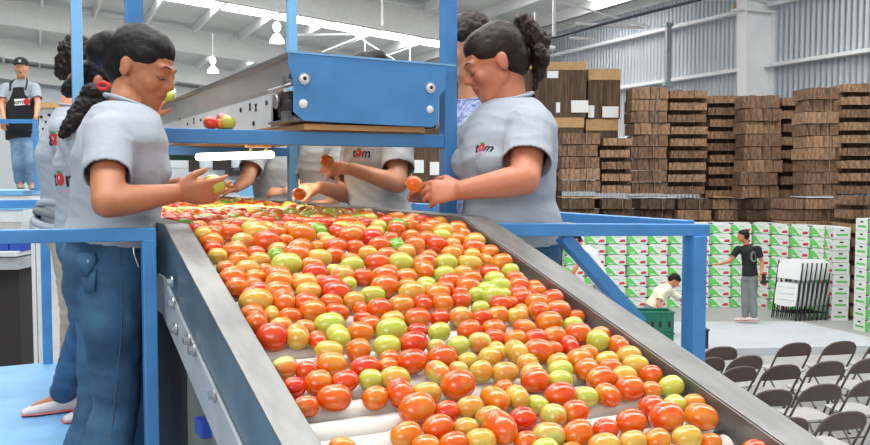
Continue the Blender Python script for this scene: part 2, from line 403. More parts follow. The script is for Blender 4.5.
# ---- blue gantry frames
def gantry(y, zb, label):
    g = empty('gantry_frame', (.86, y, PL)); tag(g, label, 'frame', 'blue gantry frames over the conveyor')
    for x in (.372, 1.35):
        mb = MB(); mb.box((x-.86, 0, 1.05), (.045, .045, 2.1), 'blue' if y < 3 else 'blue_light'); mb.box((x-.86, 0, .005), (.1, .1, .01), 'blue'); mb.build('post', g, bevel=.003)  # far posts carry the skylight on them as a paler blue
    mb = MB(); mb.box((0, 0, zb-PL), (.935, .04, .042), 'blue'); mb.build('crossbar', g, bevel=.003)
    mb = MB(); mb.box((0, 0, 2.08), (.935, .04, .042), 'blue'); mb.build('top_crossbar', g, bevel=.003)
    return g
gantry(2.49, 2.85+.113, 'blue gantry whose posts stand beside the two women facing each other')
gantry(4.1, 2.85+.118, 'blue gantry with skylit-toned posts standing further back behind the overhead conveyor')
# ---- guard rails
def guard(name_label, bars, posts, w):
    g = empty('guard_rail', bars[0][0]); tag(g, name_label, 'railing')
    g.location.z = PL
    for a, b in bars:
        mb = MB(); mb.bar(a, b, w, w*1.05, 'blue'); child(mb.build('rail_bar', bevel=.003), g)
    for p, wp, zt in posts:
        mb = MB(); mb.bar((p[0], p[1], zt), (p[0], p[1], p[2]), wp, wp, 'blue', up=(0, 1, 0)); child(mb.build('post', bevel=.003), g)
    return g
zl = 2.85-.135
a = ony(0, 234, 2.08); b = ony(155, 234, 2.08)
guard('blue guard rail crossing in front of the young woman\'s jeans at left', [((-.45, 2.08, a.z), (b.x, 2.08, b.z))], [((.334, 2.08, PL), .031, b.z-.012), ((-.44, 2.08, PL), .031, a.z-.012)], .029)
pr_ = ony(685, 230, 2.09); z1 = ony(515, 229, 2.09).z; z2 = ony(704, 230, 2.09).z
zz2 = (z1+z2)/2
br1 = ony(562, 236, 2.11); br2 = ony(640, 323, 2.11)
gr = guard('blue guard rail right of the conveyor, in front of the white cartons', [((1.295, 2.09, z1), (2.10, 2.09, z2)), ((2.06, 2.12, zz2), (2.06, 6.5, zz2)), (tuple(br1), tuple(br2))],
      [((2.05, 2.09, PL), .056, z2-.017), ((2.06, 4.3, PL), .045, zz2-.018), ((2.06, 6.45, PL), .045, zz2-.018)], .036)
e1 = ony(0, 204, 5.75); e2 = ony(46, 204, 5.75)
guard('blue guard rail closing the far end of the left walkway', [((-.78, 5.75, e1.z), (e2.x+.02, 5.75, e1.z)), ((-.78, 5.75, e1.z-.36), (-.3, 5.75, e1.z-.36))], [((e2.x-.01, 5.75, PL), .054, e1.z-.018), ((-.76, 5.75, PL), .045, e1.z-.018)], .045)
# ---- walkways
mb = MB(); mb.box((-.215, 3.9, PL-.03), (1.17, 3.75, .06), 'walk')
for x in (-.75, .33):
    for yy in (2.1, 3.9, 5.7): mb.box((x, yy, (PL-.06)/2), (.06, .06, PL-.06), 'blue')
tag(mb.build('left_walkway', bevel=.004), 'pale blue raised walkway under the women on the left', 'walkway').name = 'raised_walkway'
mb = MB(); mb.box((1.72, 4.3, PL-.03), (.78, 4.6, .06), 'walk')
for x in (1.36, 2.08):
    for yy in (2.05, 4.3, 6.5): mb.box((x, yy, (PL-.06)/2), (.06, .06, PL-.06), 'blue')
tag(mb.build('raised_walkway', bevel=.004), 'raised walkway under the sorters on the right of the belt', 'walkway')

# ---- overhead conveyor
oc = empty('overhead_conveyor', (1.04, 2.4, 3.0)); tag(oc, 'overhead conveyor with a blue end plate and steel sides', 'conveyor')
def oc_add(mb, name, **k): return child(mb.build(name, **k), oc)
def pY(px, py): v = ony(px, py, 2.4); return (v.x, v.z)
plate = [(288, 53), (445, 66), (445, 89), (438, 97), (438, 122), (432, 127.5), (303, 121), (293, 112), (293, 80), (288, 66)]
poly = [pY(*q) for q in plate]; poly = [(min(x, 1.326), z) for x, z in poly]
mb = MB(); mb.prism(poly, 2.394, 2.4, 'blue', lambda v: Vector((v.x, v.z, v.y))); oc_add(mb, 'end_plate', bevel=.002)
mb = MB(); a_, b_ = pY(288, 53), pY(445, 66); mb.bar((a_[0], 2.398, a_[1]+.003), (1.326, 2.398, b_[1]+.003), .012, .006, 'blue_light'); oc_add(mb, 'plate_edge')
for (px, py, r) in ((303, 79, .017), (429, 88, .017)):
    x, z = pY(px, py); mb = MB(); mb.tube([(x, 2.394, z), (x, 2.388, z)], [r, r], 'bolt', 20); mb.tube([(x, 2.388, z), (x, 2.384, z)], [r*.72, r*.6], 'paper', 16); mb.tube([(x, 2.386, z), (x, 2.382, z)], r*.32, 'black', 10); oc_add(mb, 'bearing_bolt', smooth=40)
for (px, py, r) in ((302.5, 104, .013), (429, 109.5, .012)):
    x, z = pY(px, py); mb = MB(); mb.ell((x, 2.393, z), (r, .006, r), 'paper', nu=16); oc_add(mb, 'bolt_head', smooth=True)
OX = .80; OYE = 8.0
# upper guard plate, leaning outwards
mb = MB()
zt = 2.85+.352; zm = 2.85+.262
mb.add([(OX, 2.40, zt), (OX, OYE, zt), (OX+.02, OYE, zm), (OX+.02, 2.72, zm), (OX+.02, 2.40, zm+.01), (OX+.004, 2.40, zt), (OX+.004, OYE, zt), (OX+.024, OYE, zm), (OX+.024, 2.72, zm), (OX+.024, 2.40, zm+.01)],
       [(0, 1, 2, 3, 4), (9, 8, 7, 6, 5), (0, 5, 6, 1), (3, 2, 7, 8), (4, 3, 8, 9), (0, 4, 9, 5), (1, 6, 7, 2)], 'steel_light')
mb.bar((OX-.004, 2.40, zt), (OX-.004, OYE, zt), .022, .012, 'steel')
oc_add(mb, 'guard_plate')
mb = MB(); mb.box((OX+.012, 2.67+(OYE-2.67)/2, 2.85+.208), (.006, OYE-2.67, .104), 'machine'); 
mb.box((OX+.03, 2.67+(OYE-2.67)/2, 2.85+.258), (.03, OYE-2.67, .006), 'machine'); mb.box((OX+.05, 2.67+(OYE-2.67)/2, 2.85+.158), (.08, OYE-2.67, .006), 'machine')
oc_add(mb, 'side_housing')
for i, (px, py) in enumerate(((267, 103), (241, 110), (254, 123.5), (201, 120), (218, 116), (188, 124), (180, 119))):
    p = onx(px, py, OX+.008); mb = MB(); mb.tube([p, p+Vector((-.004, 0, 0))], .008 if i < 3 else .006, 'dark', 8); oc_add(mb, 'bolt_hole')
# number mark on the housing
for (px, py) in ((250, 107), (256, 107.5), (194, 121)):
    p = onx(px, py, OX+.008); mb = MB(); mb.bar(p+Vector((-.001, -.008, .012)), p+Vector((-.001, .008, -.012)), .002, .004, 'dark'); mb.bar(p+Vector((-.001, .008, .012)), p+Vector((-.001, -.008, -.012)), .002, .004, 'dark'); oc_add(mb, 'stamped_mark')
# bearing block and tensioner between housing and plate
mb = MB(); mb.box((OX+.03, 2.53, 2.85+.215), (.05, .11, .075), 'dark'); mb.box((OX+.01, 2.47, 2.85+.20), (.02, .05, .05), 'black'); mb.tube([(OX, 2.56, 2.85+.225), (OX-.012, 2.56, 2.85+.225)], .022, 'bolt', 12); oc_add(mb, 'bearing_block', bevel=.003)
mb = MB(); mb.tube([(OX, 2.42, 2.85+.268), (OX, 2.66, 2.85+.268)], .005, 'bolt', 8); mb.box((OX-.002, 2.50, 2.85+.283), (.012, .012, .03), 'bolt'); mb.box((OX-.002, 2.44, 2.85+.288), (.02, .03, .014), 'bolt'); oc_add(mb, 'tension_screw')
mb = MB(); mb.box((OX+.02, 2.53, 2.85+.165), (.05, .25, .008), 'steel'); mb.box((OX, 2.46, 2.85+.175), (.04, .03, .03), 'steel'); oc_add(mb, 'bearing_shelf')
mb = MB(); mb.box((1.262, 2.4+(OYE-2.4)/2, 2.85+.25), (.01, OYE-2.4, .2), 'steel'); oc_add(mb, 'guard_plate')
mb = MB(); mb.box((1.04, 2.46+(OYE-2.46)/2, 2.85+.235), (.42, OYE-2.46, .02), 'tan'); mb.tube([(.85, 2.47, 2.85+.235), (1.24, 2.47, 2.85+.235)], .04, 'tan', 20); oc_add(mb, 'belt', smooth=40)
mb = MB(); mb.box((1.04, 2.44+(OYE-2.44)/2, 2.85+.146), (.40, OYE-2.44, .016), 'tan'); oc_add(mb, 'belt_return')
mb = MB(); mb.box((.98, 4.9, 2.85+.112), (.3, .05, .05), 'teal'); mb.box((1.1, 4.93, 2.85+.125), (.6, .04, .03), 'tan'); oc_add(mb, 'cross_tray')
# ---- tube lamp under the overhead conveyor
tl = empty('tube_lamp', (.86, 3.3, 2.93)); tag(tl, 'lit fluorescent tube lamp hanging under the overhead conveyor', 'lamp')
a = ony(199, 157, 3.3); b = ony(271, 154.5, 3.3)
mb = MB(); mb.cap(a, b, .014, .014, 'lamp'); child(mb.build('tube', smooth=True), tl)
mb = MB(); q = b+Vector((-.05, 0, .045)); mb.box((q.x, 3.3, q.z), (.10, .03, .035), 'kraft_top'); mb.tube([(q.x-.03, 3.3, q.z-.02), (q.x-.03, 3.3, q.z-.045)], .006, 'kraft_top', 8); mb.tube([(q.x+.03, 3.3, q.z-.02), (q.x+.03, 3.3, q.z-.045)], .006, 'kraft_top', 8); mb.tube([(q.x, 3.3, q.z), (q.x, 3.3, 2.99)], .005, 'bolt', 6); child(mb.build('lamp_holder', bevel=.002), tl)
area('tube_light', ((a.x+b.x)/2+.05, 3.34, a.z-.03), ((a.x+b.x)/2+.05, 3.5, 2.0), .4, .1, 2.6, (1, .93, .78))
# ================================================================ TOMATOES
def tmat(name, c1, c2, p0=.4, p1=.6):
    m = bpy.data.materials.new(name); m.use_nodes = True; nt = m.node_tree; N = nt.nodes; L = nt.links; b = N['Principled BSDF']
    b.inputs['Roughness'].default_value = .22; b.inputs['Coat Weight'].default_value = .5; b.inputs['Coat Roughness'].default_value = .06
    b.inputs['Subsurface Weight'].default_value = .05; b.inputs['Subsurface Radius'].default_value = (1, .4, .15); b.inputs['Subsurface Scale'].default_value = .01
    oi = N.new('ShaderNodeObjectInfo'); tc = N.new('ShaderNodeTexCoord'); ad = N.new('ShaderNodeVectorMath'); ad.operation = 'ADD'
    sc = N.new('ShaderNodeVectorMath'); sc.operation = 'SCALE'; sc.inputs['Scale'].default_value = 37
    L.new(tc.outputs['Object'], ad.inputs[0]); L.new(oi.outputs['Location'], sc.inputs[0]); L.new(sc.outputs[0], ad.inputs[1])
    n = N.new('ShaderNodeTexNoise'); n.inputs['Scale'].default_value = 1.5; n.inputs['Detail'].default_value = 2
    L.new(ad.outputs[0], n.inputs['Vector'])
    r = N.new('ShaderNodeValToRGB'); e = r.color_ramp.elements; e[0].position = p0; e[0].color = (*c1, 1); e[1].position = p1; e[1].color = (*c2, 1)
    L.new(n.outputs[0], r.inputs[0])
    hs = N.new('ShaderNodeHueSaturation'); hs.inputs['Value'].default_value = .88; hs.inputs['Saturation'].default_value = 1.04; mr = N.new('ShaderNodeMapRange'); mr.inputs[3].default_value = .494; mr.inputs[4].default_value = .512
    L.new(oi.outputs['Random'], mr.inputs[0]); L.new(mr.outputs[0], hs.inputs['Hue']); L.new(r.outputs[0], hs.inputs['Color']); L.new(hs.outputs[0], b.inputs['Base Color'])
    return m
TM = {'r': tmat('ripe_red', srgb(222, 62, 30), srgb(232, 96, 44)), 'd': tmat('deep_red', srgb(206, 34, 28), srgb(222, 58, 36)),
      'o': tmat('orange_red', srgb(228, 100, 40), srgb(224, 146, 66), .42, .68), 'y': tmat('amber', srgb(214, 176, 80), srgb(226, 142, 70), .42, .66),
      'm': tmat('mottled', srgb(196, 190, 100), srgb(228, 132, 70), .44, .6), 'g': tmat('yellow_green', srgb(190, 198, 82), srgb(210, 192, 90), .5, .8),
      'G': tmat('green', srgb(122, 172, 50), srgb(164, 190, 66), .5, .8)}
TM['h'] = tmat('lit_orange', srgb(250, 120, 56), srgb(252, 160, 80), .42, .68)  # light painted in: held tomatoes sit in shade under the overhead conveyor
TN = {'h': 'orange', 'r': 'ripe red', 'd': 'deep red', 'o': 'orange-red', 'y': 'amber yellow', 'm': 'mottled', 'g': 'yellow-green', 'G': 'bright green'}
def tomato_mesh(name, kind, e, q):
    mb = MB(); rng = random.Random(q); vs = []
    # long axis = x, unit half length .5, half width .36..; slight lobes and a pointed or blunt tip
    NU, NV = 20, 14
    prof = []
    for j in range(NV+1):
        ph = PI*j/NV; x = -math.cos(ph); r = max(0, 1-abs(x)**(2+(1-e)*2.2))**.5
        r *= 1+.10*(-x if q % 2 else x)*.5
        prof.append((x*.5, r*.5))
    fs = []
    vs.append((-.5, 0, 0))
    for j in range(1, NV):
        for i in range(NU):
            a = 2*PI*i/NU; rr = prof[j][1]*(1+.018*math.cos(3*a+q)+.012*math.cos(2*a+q*2)); vs.append((prof[j][0], rr*math.cos(a), rr*math.sin(a)))
    vs.append((.5, 0, 0)); t = len(vs)-1
    for i in range(NU):
        fs.append((0, 1+(i+1) % NU, 1+i)); fs.append((t, 1+(NV-2)*NU+i, 1+(NV-2)*NU+(i+1) % NU))
        for j in range(NV-2): a = 1+j*NU+i; b = 1+j*NU+(i+1) % NU; fs.append((a, b, b+NU, a+NU))
    me = bpy.data.meshes.new(name); me.from_pydata(vs, [], fs); me.materials.append(TM[kind]); me.polygons.foreach_set('use_smooth', [True]*len(fs)); me.update()
    return me
TMESH = {k: [tomato_mesh('tomato', k, e, q) for q, e in enumerate((.78, .72, .84, .76))] for k in TM}
TILES = {
(240, 360): "232,40,135,110,m;345,45,105,105,r;480,22,150,110,o;282,137,115,105,r;408,122,135,120,o;548,112,140,100,r;340,230,135,105,o;493,205,165,130,r;685,100,115,105,g;705,196,130,115,o;655,30,150,95,r;535,435,135,85,o",
(380, 360): "170,15,150,120,r;45,10,90,80,o;300,65,105,130,m;410,45,100,100,m;528,60,115,115,y;655,60,135,90,y;80,90,150,95,y;100,165,130,150,r;245,165,140,110,y;410,145,185,135,o;650,135,80,60,r;600,205,120,125,o;722,190,110,160,y;195,260,190,140,o;350,260,125,105,r;475,245,140,110,y;305,350,160,110,r;450,340,130,90,y;590,305,140,90,m;625,350,150,160,o;745,305,140,120,r;135,385,165,120,o;240,430,140,90,o;385,430,150,100,r;525,410,155,95,y;745,410,120,110,r",
(520, 360): "50,40,120,85,y;75,105,140,120,o;205,35,125,90,g;345,30,135,85,o;470,20,120,70,o;610,15,130,70,y;212,100,135,80,g;405,90,150,115,o;535,75,135,85,y;665,65,115,105,r;85,215,90,100,g;210,180,160,105,r;345,187,130,105,g;460,180,105,110,o;573,157,145,125,r;695,145,110,90,o;175,290,130,130,m;290,275,145,110,o;445,355,135,95,r;580,330,160,120,r;690,245,130,120,r;150,385,165,80,m;300,380,165,110,o;130,430,140,60,g;270,440,120,40,o;440,425,165,60,y;590,420,145,85,y",
(620, 360): "283,137,130,105,g;290,230,130,100,g;395,220,120,85,o;240,315,170,150,o;425,310,165,120,o;195,405,150,90,o;350,410,150,110,y;475,410,115,80,o;705,440,130,45,r",
(220, 280): "85,15,120,60,o;185,5,90,40,o;185,45,105,55,r;310,30,140,70,o;325,95,110,115,o;450,45,130,85,y;585,40,135,85,r;670,5,70,40,g;188,105,165,80,y;175,160,120,75,o;190,225,110,120,r;270,175,80,90,y;362,178,115,80,r;450,110,130,70,o;485,165,130,105,o;585,100,110,65,o;612,165,120,90,r;697,100,110,85,y;318,235,120,75,y;272,305,150,135,r;405,300,115,135,y;445,235,110,60,o;580,235,150,85,g;610,285,110,125,g;510,310,85,90,r;760,145,70,80,r;760,205,90,60,r;735,275,130,95,o;725,365,120,115,o;570,365,140,90,y",
(360, 280): "125,30,145,105,o;245,15,100,60,o;350,25,100,70,g;270,70,140,90,y;400,70,130,75,o;470,30,110,60,r;515,55,95,70,r;585,10,120,60,o;600,70,80,80,g;700,60,115,85,g;720,10,110,40,g;80,150,125,95,r;215,135,130,90,o;325,125,90,115,r;425,115,105,100,o;530,105,110,75,r;630,140,95,70,g;745,115,120,85,r;40,215,115,75,r;170,195,120,60,y;300,205,130,90,o;415,190,100,85,r;527,190,120,100,m;645,190,105,75,r;760,185,110,90,o;165,265,155,100,g;300,265,105,75,d;413,270,120,95,g;570,260,130,95,r;700,245,120,75,o;140,345,135,90,g;280,330,150,95,r;400,335,95,50,m;515,340,115,85,g;645,330,115,105,m;745,305,110,90,r;155,410,110,90,o;430,395,150,80,r;560,400,110,60,y;680,395,125,75,y;765,370,90,100,y",
(500, 280): "85,65,105,85,r;85,25,120,30,o;190,50,100,70,o;200,100,125,60,o;325,100,120,85,r;30,105,80,60,r;195,160,115,95,o;310,160,120,80,o;130,155,60,80,o;408,177,80,60,r;40,185,110,90,y;257,228,140,100,o;383,228,110,75,g;130,240,115,70,o;285,285,125,70,o;417,287,135,95,o;50,300,120,75,o;170,300,125,75,r;282,355,95,85,r;362,340,90,110,r;460,365,110,60,o;550,270,105,55,o;552,330,115,110,g;655,330,95,130,o;50,375,105,120,y;175,380,150,110,o;440,420,140,60,o;570,420,120,60,y;710,400,135,80,y;310,430,120,60,y;150,430,120,50,y;10,60,70,60,g",
(180, 205): "50,85,90,40,g;105,130,90,60,o;165,180,115,60,o;200,125,85,40,r;270,145,105,85,r;330,185,110,75,m;455,185,130,70,r;400,135,130,60,y;175,215,90,60,r;280,230,120,65,o;395,238,95,55,r;205,255,95,75,y;310,285,110,70,o;415,278,110,60,y;240,320,90,70,o;355,328,120,65,y;445,330,70,65,o;280,390,135,90,o;510,225,105,50,m;505,260,85,95,G;555,308,150,80,g;555,180,60,45,o;625,215,125,50,o;630,262,130,70,o;720,208,65,60,o;690,308,120,60,o;760,262,120,60,y;710,360,130,80,r;620,380,60,55,o;520,375,135,70,o;390,380,110,65,o;400,430,110,50,r;520,430,135,60,o;655,420,130,60,y;760,410,80,60,o;640,150,130,70,o;515,140,90,60,o;755,165,60,40,y;755,95,60,40,r",
(320, 205): "85,215,110,75,r;170,160,120,75,o;270,170,105,70,r;310,218,110,85,r;400,215,80,105,G;365,170,90,50,r;400,125,90,60,r;475,160,90,65,o;495,215,105,85,o;185,220,90,75,r;250,260,95,90,y;300,305,125,95,r;145,270,95,50,o;170,305,115,60,g;45,275,105,80,o;80,330,90,40,g;120,370,125,95,m;230,375,105,85,r;425,305,125,80,g;335,400,140,105,o;450,375,110,80,o;550,300,115,60,o;545,340,95,105,o;565,260,100,50,o;660,300,115,75,g;650,362,105,75,g;560,415,105,50,g;615,205,105,80,r;690,250,110,60,o;670,165,100,45,g;700,200,80,80,y;760,180,80,90,o;765,290,80,60,y;750,350,100,60,o;685,410,120,70,r;40,170,90,40,y;290,130,90,50,y;60,425,130,70,r;555,165,100,50,o;555,120,90,50,o;655,130,110,60,y;705,95,95,60,o;530,95,85,50,r",
(440, 205): "145,125,100,60,o;175,205,115,80,r;265,195,115,85,y;130,165,100,40,o;243,268,60,65,o;325,250,100,70,o;357,303,115,90,o;170,250,90,45,y;150,295,115,70,y;262,355,105,80,r;165,395,120,60,o;300,400,110,50,g;405,395,105,50,o;400,430,100,40,r;500,405,85,40,o;280,435,120,40,g"}
trng = random.Random(21); BO = ROFF+RR+.0215
T = []   # x, y, length, width, kind, angle(0: across, 1: up the slope)
def on_bed(px, py):
    # the bed carries on flat above the crest
    p = onslope(px, py, BO)
    if p.y > 2.11: p = onz(px, py, 2.735+BO)
    return p
for (x0, y0), s in TILES.items():
    for e in s.split(';'):
        a, b, w, h, k = e.split(','); a, b, w, h = float(a)/5.233+x0, float(b)/5.233+y0, float(w)/5.233, float(h)/5.233
        upright = h > w*1.02
        if not upright: b += max(0, (.74*w-h)/2)
        p = on_bed(a, b); d = depth(p)
        w *= 1.12; h *= 1.10
        if upright: wid = w*d/FPX*1.0; ln = wid*1.30
        else: ln = w*d/FPX; wid = min(max(h, .78*w), .92*w)*d/FPX
        ln = min(max(ln, .04), .078); wid = min(max(wid, .034), .058)
        if p.x-ln*.5 < .43: p.x = .436+ln*.5
        if p.x+ln*.5 > 1.19: p.x = 1.186-ln*.5
        T.append([p.x, p.y, ln, wid, k, 1 if upright else 0])
KS = 'ooooorrrryyymmgggG'
def free(x, y, r, lst):
    for t in lst:
        if abs(t[0]-x) < .1 and math.hypot((t[0]-x)*.82, t[1]-y) < r: return False
    return True
# fill gaps above the crest and on the thickly covered part of the slope
for i in range(5000):
    x = trng.uniform(.462, 1.16); y = trng.uniform(1.72, 2.75)
    if x < .6 and y < 1.80: continue
    r = .040 if y > 1.9 else .043
    if free(x, y, r, T): T.append([x, y, trng.uniform(.045, .062), trng.uniform(.038, .046), trng.choice(KS), 0 if trng.random() < .8 else 1])
# push apart those that cut deeply into each other
for it in range(14):
    for i in range(len(T)):
        a = T[i]
        for j in range(i+1, len(T)):
            b = T[j]
            if abs(a[0]-b[0]) > .085 or abs(a[1]-b[1]) > .085: continue
            ax = a[2] if not a[5] else a[3]; ay = a[3] if not a[5] else a[2]; bx = b[2] if not b[5] else b[3]; by = b[3] if not b[5] else b[2]
            dx = (a[0]-b[0])/((ax+bx)/2); dy = (a[1]-b[1])/((ay+by)/2*.96); q = math.hypot(dx, dy)
            if q < .89 and q > 1e-4:
                s = (.89-q)*.22*.05; ux, uy = dx/q, dy/q
                a[0] += ux*s; a[1] += uy*s; b[0] -= ux*s; b[1] -= uy*s
    for a in T:
        hw = (a[2] if not a[5] else a[3])/2; a[0] = min(max(a[0], .434+hw), 1.188-hw)
def seat(y, w):
    # a tomato sinks a little between the rollers: follow the slope with a small dip
    zr = rz(y)+ROFF+RR
    return zr/1.0+w*.5*.92
placed = []; TB = None
cellsz = {}
def put(x, y, ln, wd, k, upr, extra=0.0):
    me = TMESH[k][trng.randrange(4)]
    o = bpy.data.objects.new('plum_tomato', me); COL.objects.link(o)
    sl = ca if y < 2.11 else 0
    base = Matrix.Rotation(sl, 3, 'X')
    ang = trng.uniform(-.38, .38)+(PI/2 if upr else 0)+(PI if trng.random() < .5 else 0)
    R = base @ Matrix.Rotation(ang, 3, 'Z') @ Matrix.Rotation(trng.uniform(-.12, .12), 3, 'Y') @ Matrix.Rotation(trng.uniform(0, 6.28), 3, 'X')
    o.rotation_euler = R.to_euler(); o.scale = (ln, wd, wd); o.location = (x, y, seat(y, wd)+extra)
    return o
T.sort(key=lambda t: t[1])
# those beyond the crest, continuing the row behind
far = []
for i in range(9000):
    x = trng.uniform(.462, 1.16); y = trng.uniform(2.6, 5.4)
    if free(x, y, .044, T[-160:]+far[-400:]) and free(x, y, .044, far): far.append([x, y, trng.uniform(.046, .062), trng.uniform(.038, .046), trng.choice(KS+'yyyo'), 0])
NI = min(300, len(T)); indiv = T[:NI]; rest = T[NI:]+far
rows = {}
for t in indiv: rows.setdefault(int((t[1]-.9)/.055), []).append(t)
ri = 0
for rk in sorted(rows):
    ri += 1
    row = sorted(rows[rk], key=lambda t: t[0]); nrow = len(row)
    for ci, t in enumerate(row):
        o = put(*t[:4], t[4], t[5], extra=trng.uniform(-.001, .003))
        side = ORD[ci]+' from the left rail' if ci <= nrow//2 else (ORD[nrow-1-ci]+' from the right rail')
        if side.startswith('first from'): side = 'next to '+side[11:]
        where = 'row nearest the viewer' if ri == 1 else ORD[ri-1]+' row up the slope'
        tag(o, '%s plum tomato, %s, %s' % (TN[t[4]], where, side), 'tomato', 'plum tomatoes on the sloping rollers')
mb = MB(); allv = []; 
for t in rest:
    x, y, ln, wd, k, up = t; e = trng.uniform(-.004, .012)
    R = (Matrix.Rotation(ca if y < 2.11 else 0, 3, 'X') @ Matrix.Rotation(trng.uniform(-.6, .6), 3, 'Z'))
    mb.ell((x, y, seat(y, wd)+e), (ln/2, wd/2, wd/2), TM[k], R=R, nu=14, nv=8, e=.8)
tag(mb.build('tomato_heap', smooth=True), 'dense heap of mixed tomatoes on the far flat end of the conveyor', 'tomatoes', kind='stuff')
# four fruits left on the blue crossbar
for px, py, ln, k, lab in ((211, 124, .040, 'r', 'red tomato at the left end of the blue crossbar'), (221, 125.5, .034, 'o', 'small orange tomato between others on the blue crossbar'), (224, 122, .044, 'd', 'shiny deep red tomato behind the green one on the blue crossbar'), (227.5, 125, .045, 'g', 'green tomato with red blush on the blue crossbar')):
    p = ony(px, py, 2.49 if k != 'd' else 2.50); o = bpy.data.objects.new('plum_tomato', TMESH[k][1]); COL.objects.link(o); w = ln*.9
    o.scale = (ln*1.08, w, w); o.location = (p.x, p.y, 2.85+.113+.021+w*.49+(.006 if k == 'd' else 0)); o.rotation_euler = (0, .2, trng.uniform(-.4, .4)); tag(o, lab, 'tomato')
# ================================================================ PEOPLE
def remesh(mb, voxel, iters, soft=(), base=Vector((0, 0, 0)), name='m', wrinkle=0, wseed=0, cuts=(), thick=0, wfreq=(9, 9, 22), keep=.22):
    """union of the parts as one continuous skin, then relaxed (less where soft spots are listed)"""
    me = bpy.data.meshes.new(name); me.from_pydata([tuple(Vector(v)-base) for v in mb.v], [], mb.f); me.update()
    o = bpy.data.objects.new(name, me); COL.objects.link(o)
    bmx = bmesh.new(); bmx.from_mesh(me); bmesh.ops.recalc_face_normals(bmx, faces=bmx.faces); bmx.to_mesh(me); bmx.free()
    r = o.modifiers.new('r', 'REMESH'); r.mode = 'VOXEL'; r.voxel_size = voxel; r.adaptivity = 0
    dg = bpy.context.evaluated_depsgraph_get(); dg.update()
    ne = bpy.data.meshes.new_from_object(o.evaluated_get(dg)); o.modifiers.clear(); o.data = ne; bpy.data.meshes.remove(me); ne.name = name
    nv = len(ne.vertices); co = np.empty(nv*3); ne.vertices.foreach_get('co', co); co = co.reshape(-1, 3)
    ed = np.empty(len(ne.edges)*2, dtype=np.int64); ne.edges.foreach_get('vertices', ed); ed = ed.reshape(-1, 2)
    w = np.ones(nv)
    for c, rad in soft:
        c = np.array(c-base); dd = np.linalg.norm(co-c, axis=1); w = np.minimum(w, np.clip((dd-rad)/.03, 0, 1)*(1-keep)+keep)
    deg = np.bincount(ed.ravel(), minlength=nv).astype(float); deg[deg == 0] = 1
    for it in range(iters):
        acc = np.zeros_like(co)
        for c in range(3):
            acc[:, c] = np.bincount(ed[:, 0], weights=co[ed[:, 1], c], minlength=nv)+np.bincount(ed[:, 1], weights=co[ed[:, 0], c], minlength=nv)
        co += (acc/deg[:, None]-co)*(.6*w)[:, None]
    if wrinkle:
        ne.vertices.foreach_set('co', co.ravel()); ne.update()
        nr = np.empty(nv*3); ne.vertices.foreach_get('normal', nr); nr = nr.reshape(-1, 3); ds = np.empty(nv)
        for i in range(nv):
            p = co[i]; q = noise.noise(Vector((p[0]*wfreq[0]+wseed, p[1]*wfreq[1], p[2]*wfreq[2]+p[0]*8))); q2 = noise.noise(Vector((p[0]*5+wseed, p[1]*5+3, p[2]*4)))
            ds[i] = (1-abs(q)*2.2)*.6+q2*.8
        co += nr*(ds*wrinkle)[:, None]
    ne.vertices.foreach_set('co', co.ravel()); ne.update()
    if cuts:
        b = bmesh.new(); b.from_mesh(ne); kill = []
        for v in b.verts:
            p = v.co+base
            for (c, d, rad) in cuts:
                q = p-c; t_ = q.dot(d)
                if t_ > 0 and q.length < rad*1.25 and (q-d*t_).length < rad: kill.append(v); break
        bmesh.ops.delete(b, geom=kill, context='VERTS'); b.to_mesh(ne); b.free()
    ne.polygons.foreach_set('use_smooth', [True]*len(ne.polygons))
    if thick:
        s = o.modifiers.new('cloth', 'SOLIDIFY'); s.thickness = thick; s.offset = -1
    return o
def setmat(o, m): o.data.materials.clear(); o.data.materials.append(m if not isinstance(m, str) else M[m])
def skin(name, c, c2): return mat(name, c, .48, var=.1, vscale=14, col2=c2, bump=.05, bscale=300, sss=.08)
M['skin1'] = skin('tan_skin', srgb(168, 104, 72), srgb(186, 122, 86))
M['skin2'] = skin('warm_skin', srgb(186, 112, 82), srgb(204, 134, 102))
M['skin3'] = skin('sorter_skin', srgb(206, 140, 104), srgb(220, 158, 122))
M['lips'] = mat('lips', srgb(160, 92, 72), .42); M['lash'] = mat('lashes', (.01, .008, .008), .6)
M['eye'] = mat('eye_white', srgb(150, 138, 128), .5); M['iris'] = mat('iris', srgb(40, 24, 16), .15)
M['hair_black'] = mat('black_hair', (.008, .007, .007), .5, bump=.25, bscale=60, spec=.25)
M['hair_brown'] = mat('dark_brown_hair', srgb(34, 20, 17), .5, var=.5, vscale=30, bump=.35, bscale=60, spec=.3)
M['shirt'] = mat('heather_grey_cotton', srgb(160, 168, 178), .9, var=.07, vscale=220, bump=.12, bscale=400)
M['shirt_w'] = mat('light_grey_cotton', srgb(180, 182, 180), .9, var=.05, vscale=200)
M['denim'] = mat('blue_denim', srgb(28, 60, 94), .85, var=.3, vscale=7, bump=.25, bscale=500, col2=srgb(70, 114, 150))
M['denim_dark'] = mat('dark_denim', srgb(24, 40, 78), .85, var=.2, bump=.2, bscale=500)
M['denim_pale'] = mat('faded_denim', srgb(92, 124, 158), .85, var=.2, vscale=6, col2=srgb(140, 168, 192))
M['beige'] = mat('beige_cotton', srgb(176, 160, 140), .9, var=.1)
M['greyp'] = mat('grey_trousers', srgb(120, 126, 124), .9, var=.1)
M['blackc'] = mat('black_cotton', srgb(28, 30, 34), .9); M['cream'] = mat('cream_cotton', srgb(226, 222, 196), .9)
M['whitec'] = mat('white_cotton', srgb(222, 226, 230), .9); M['plaid'] = mat('blue_plaid', srgb(60, 84, 150), .9, var=.6, vscale=60, col2=srgb(180, 190, 220))
M['shoe'] = mat('white_trainer', srgb(214, 206, 204), .6); M['pink'] = mat('pink_trim', srgb(206, 110, 110), .6)
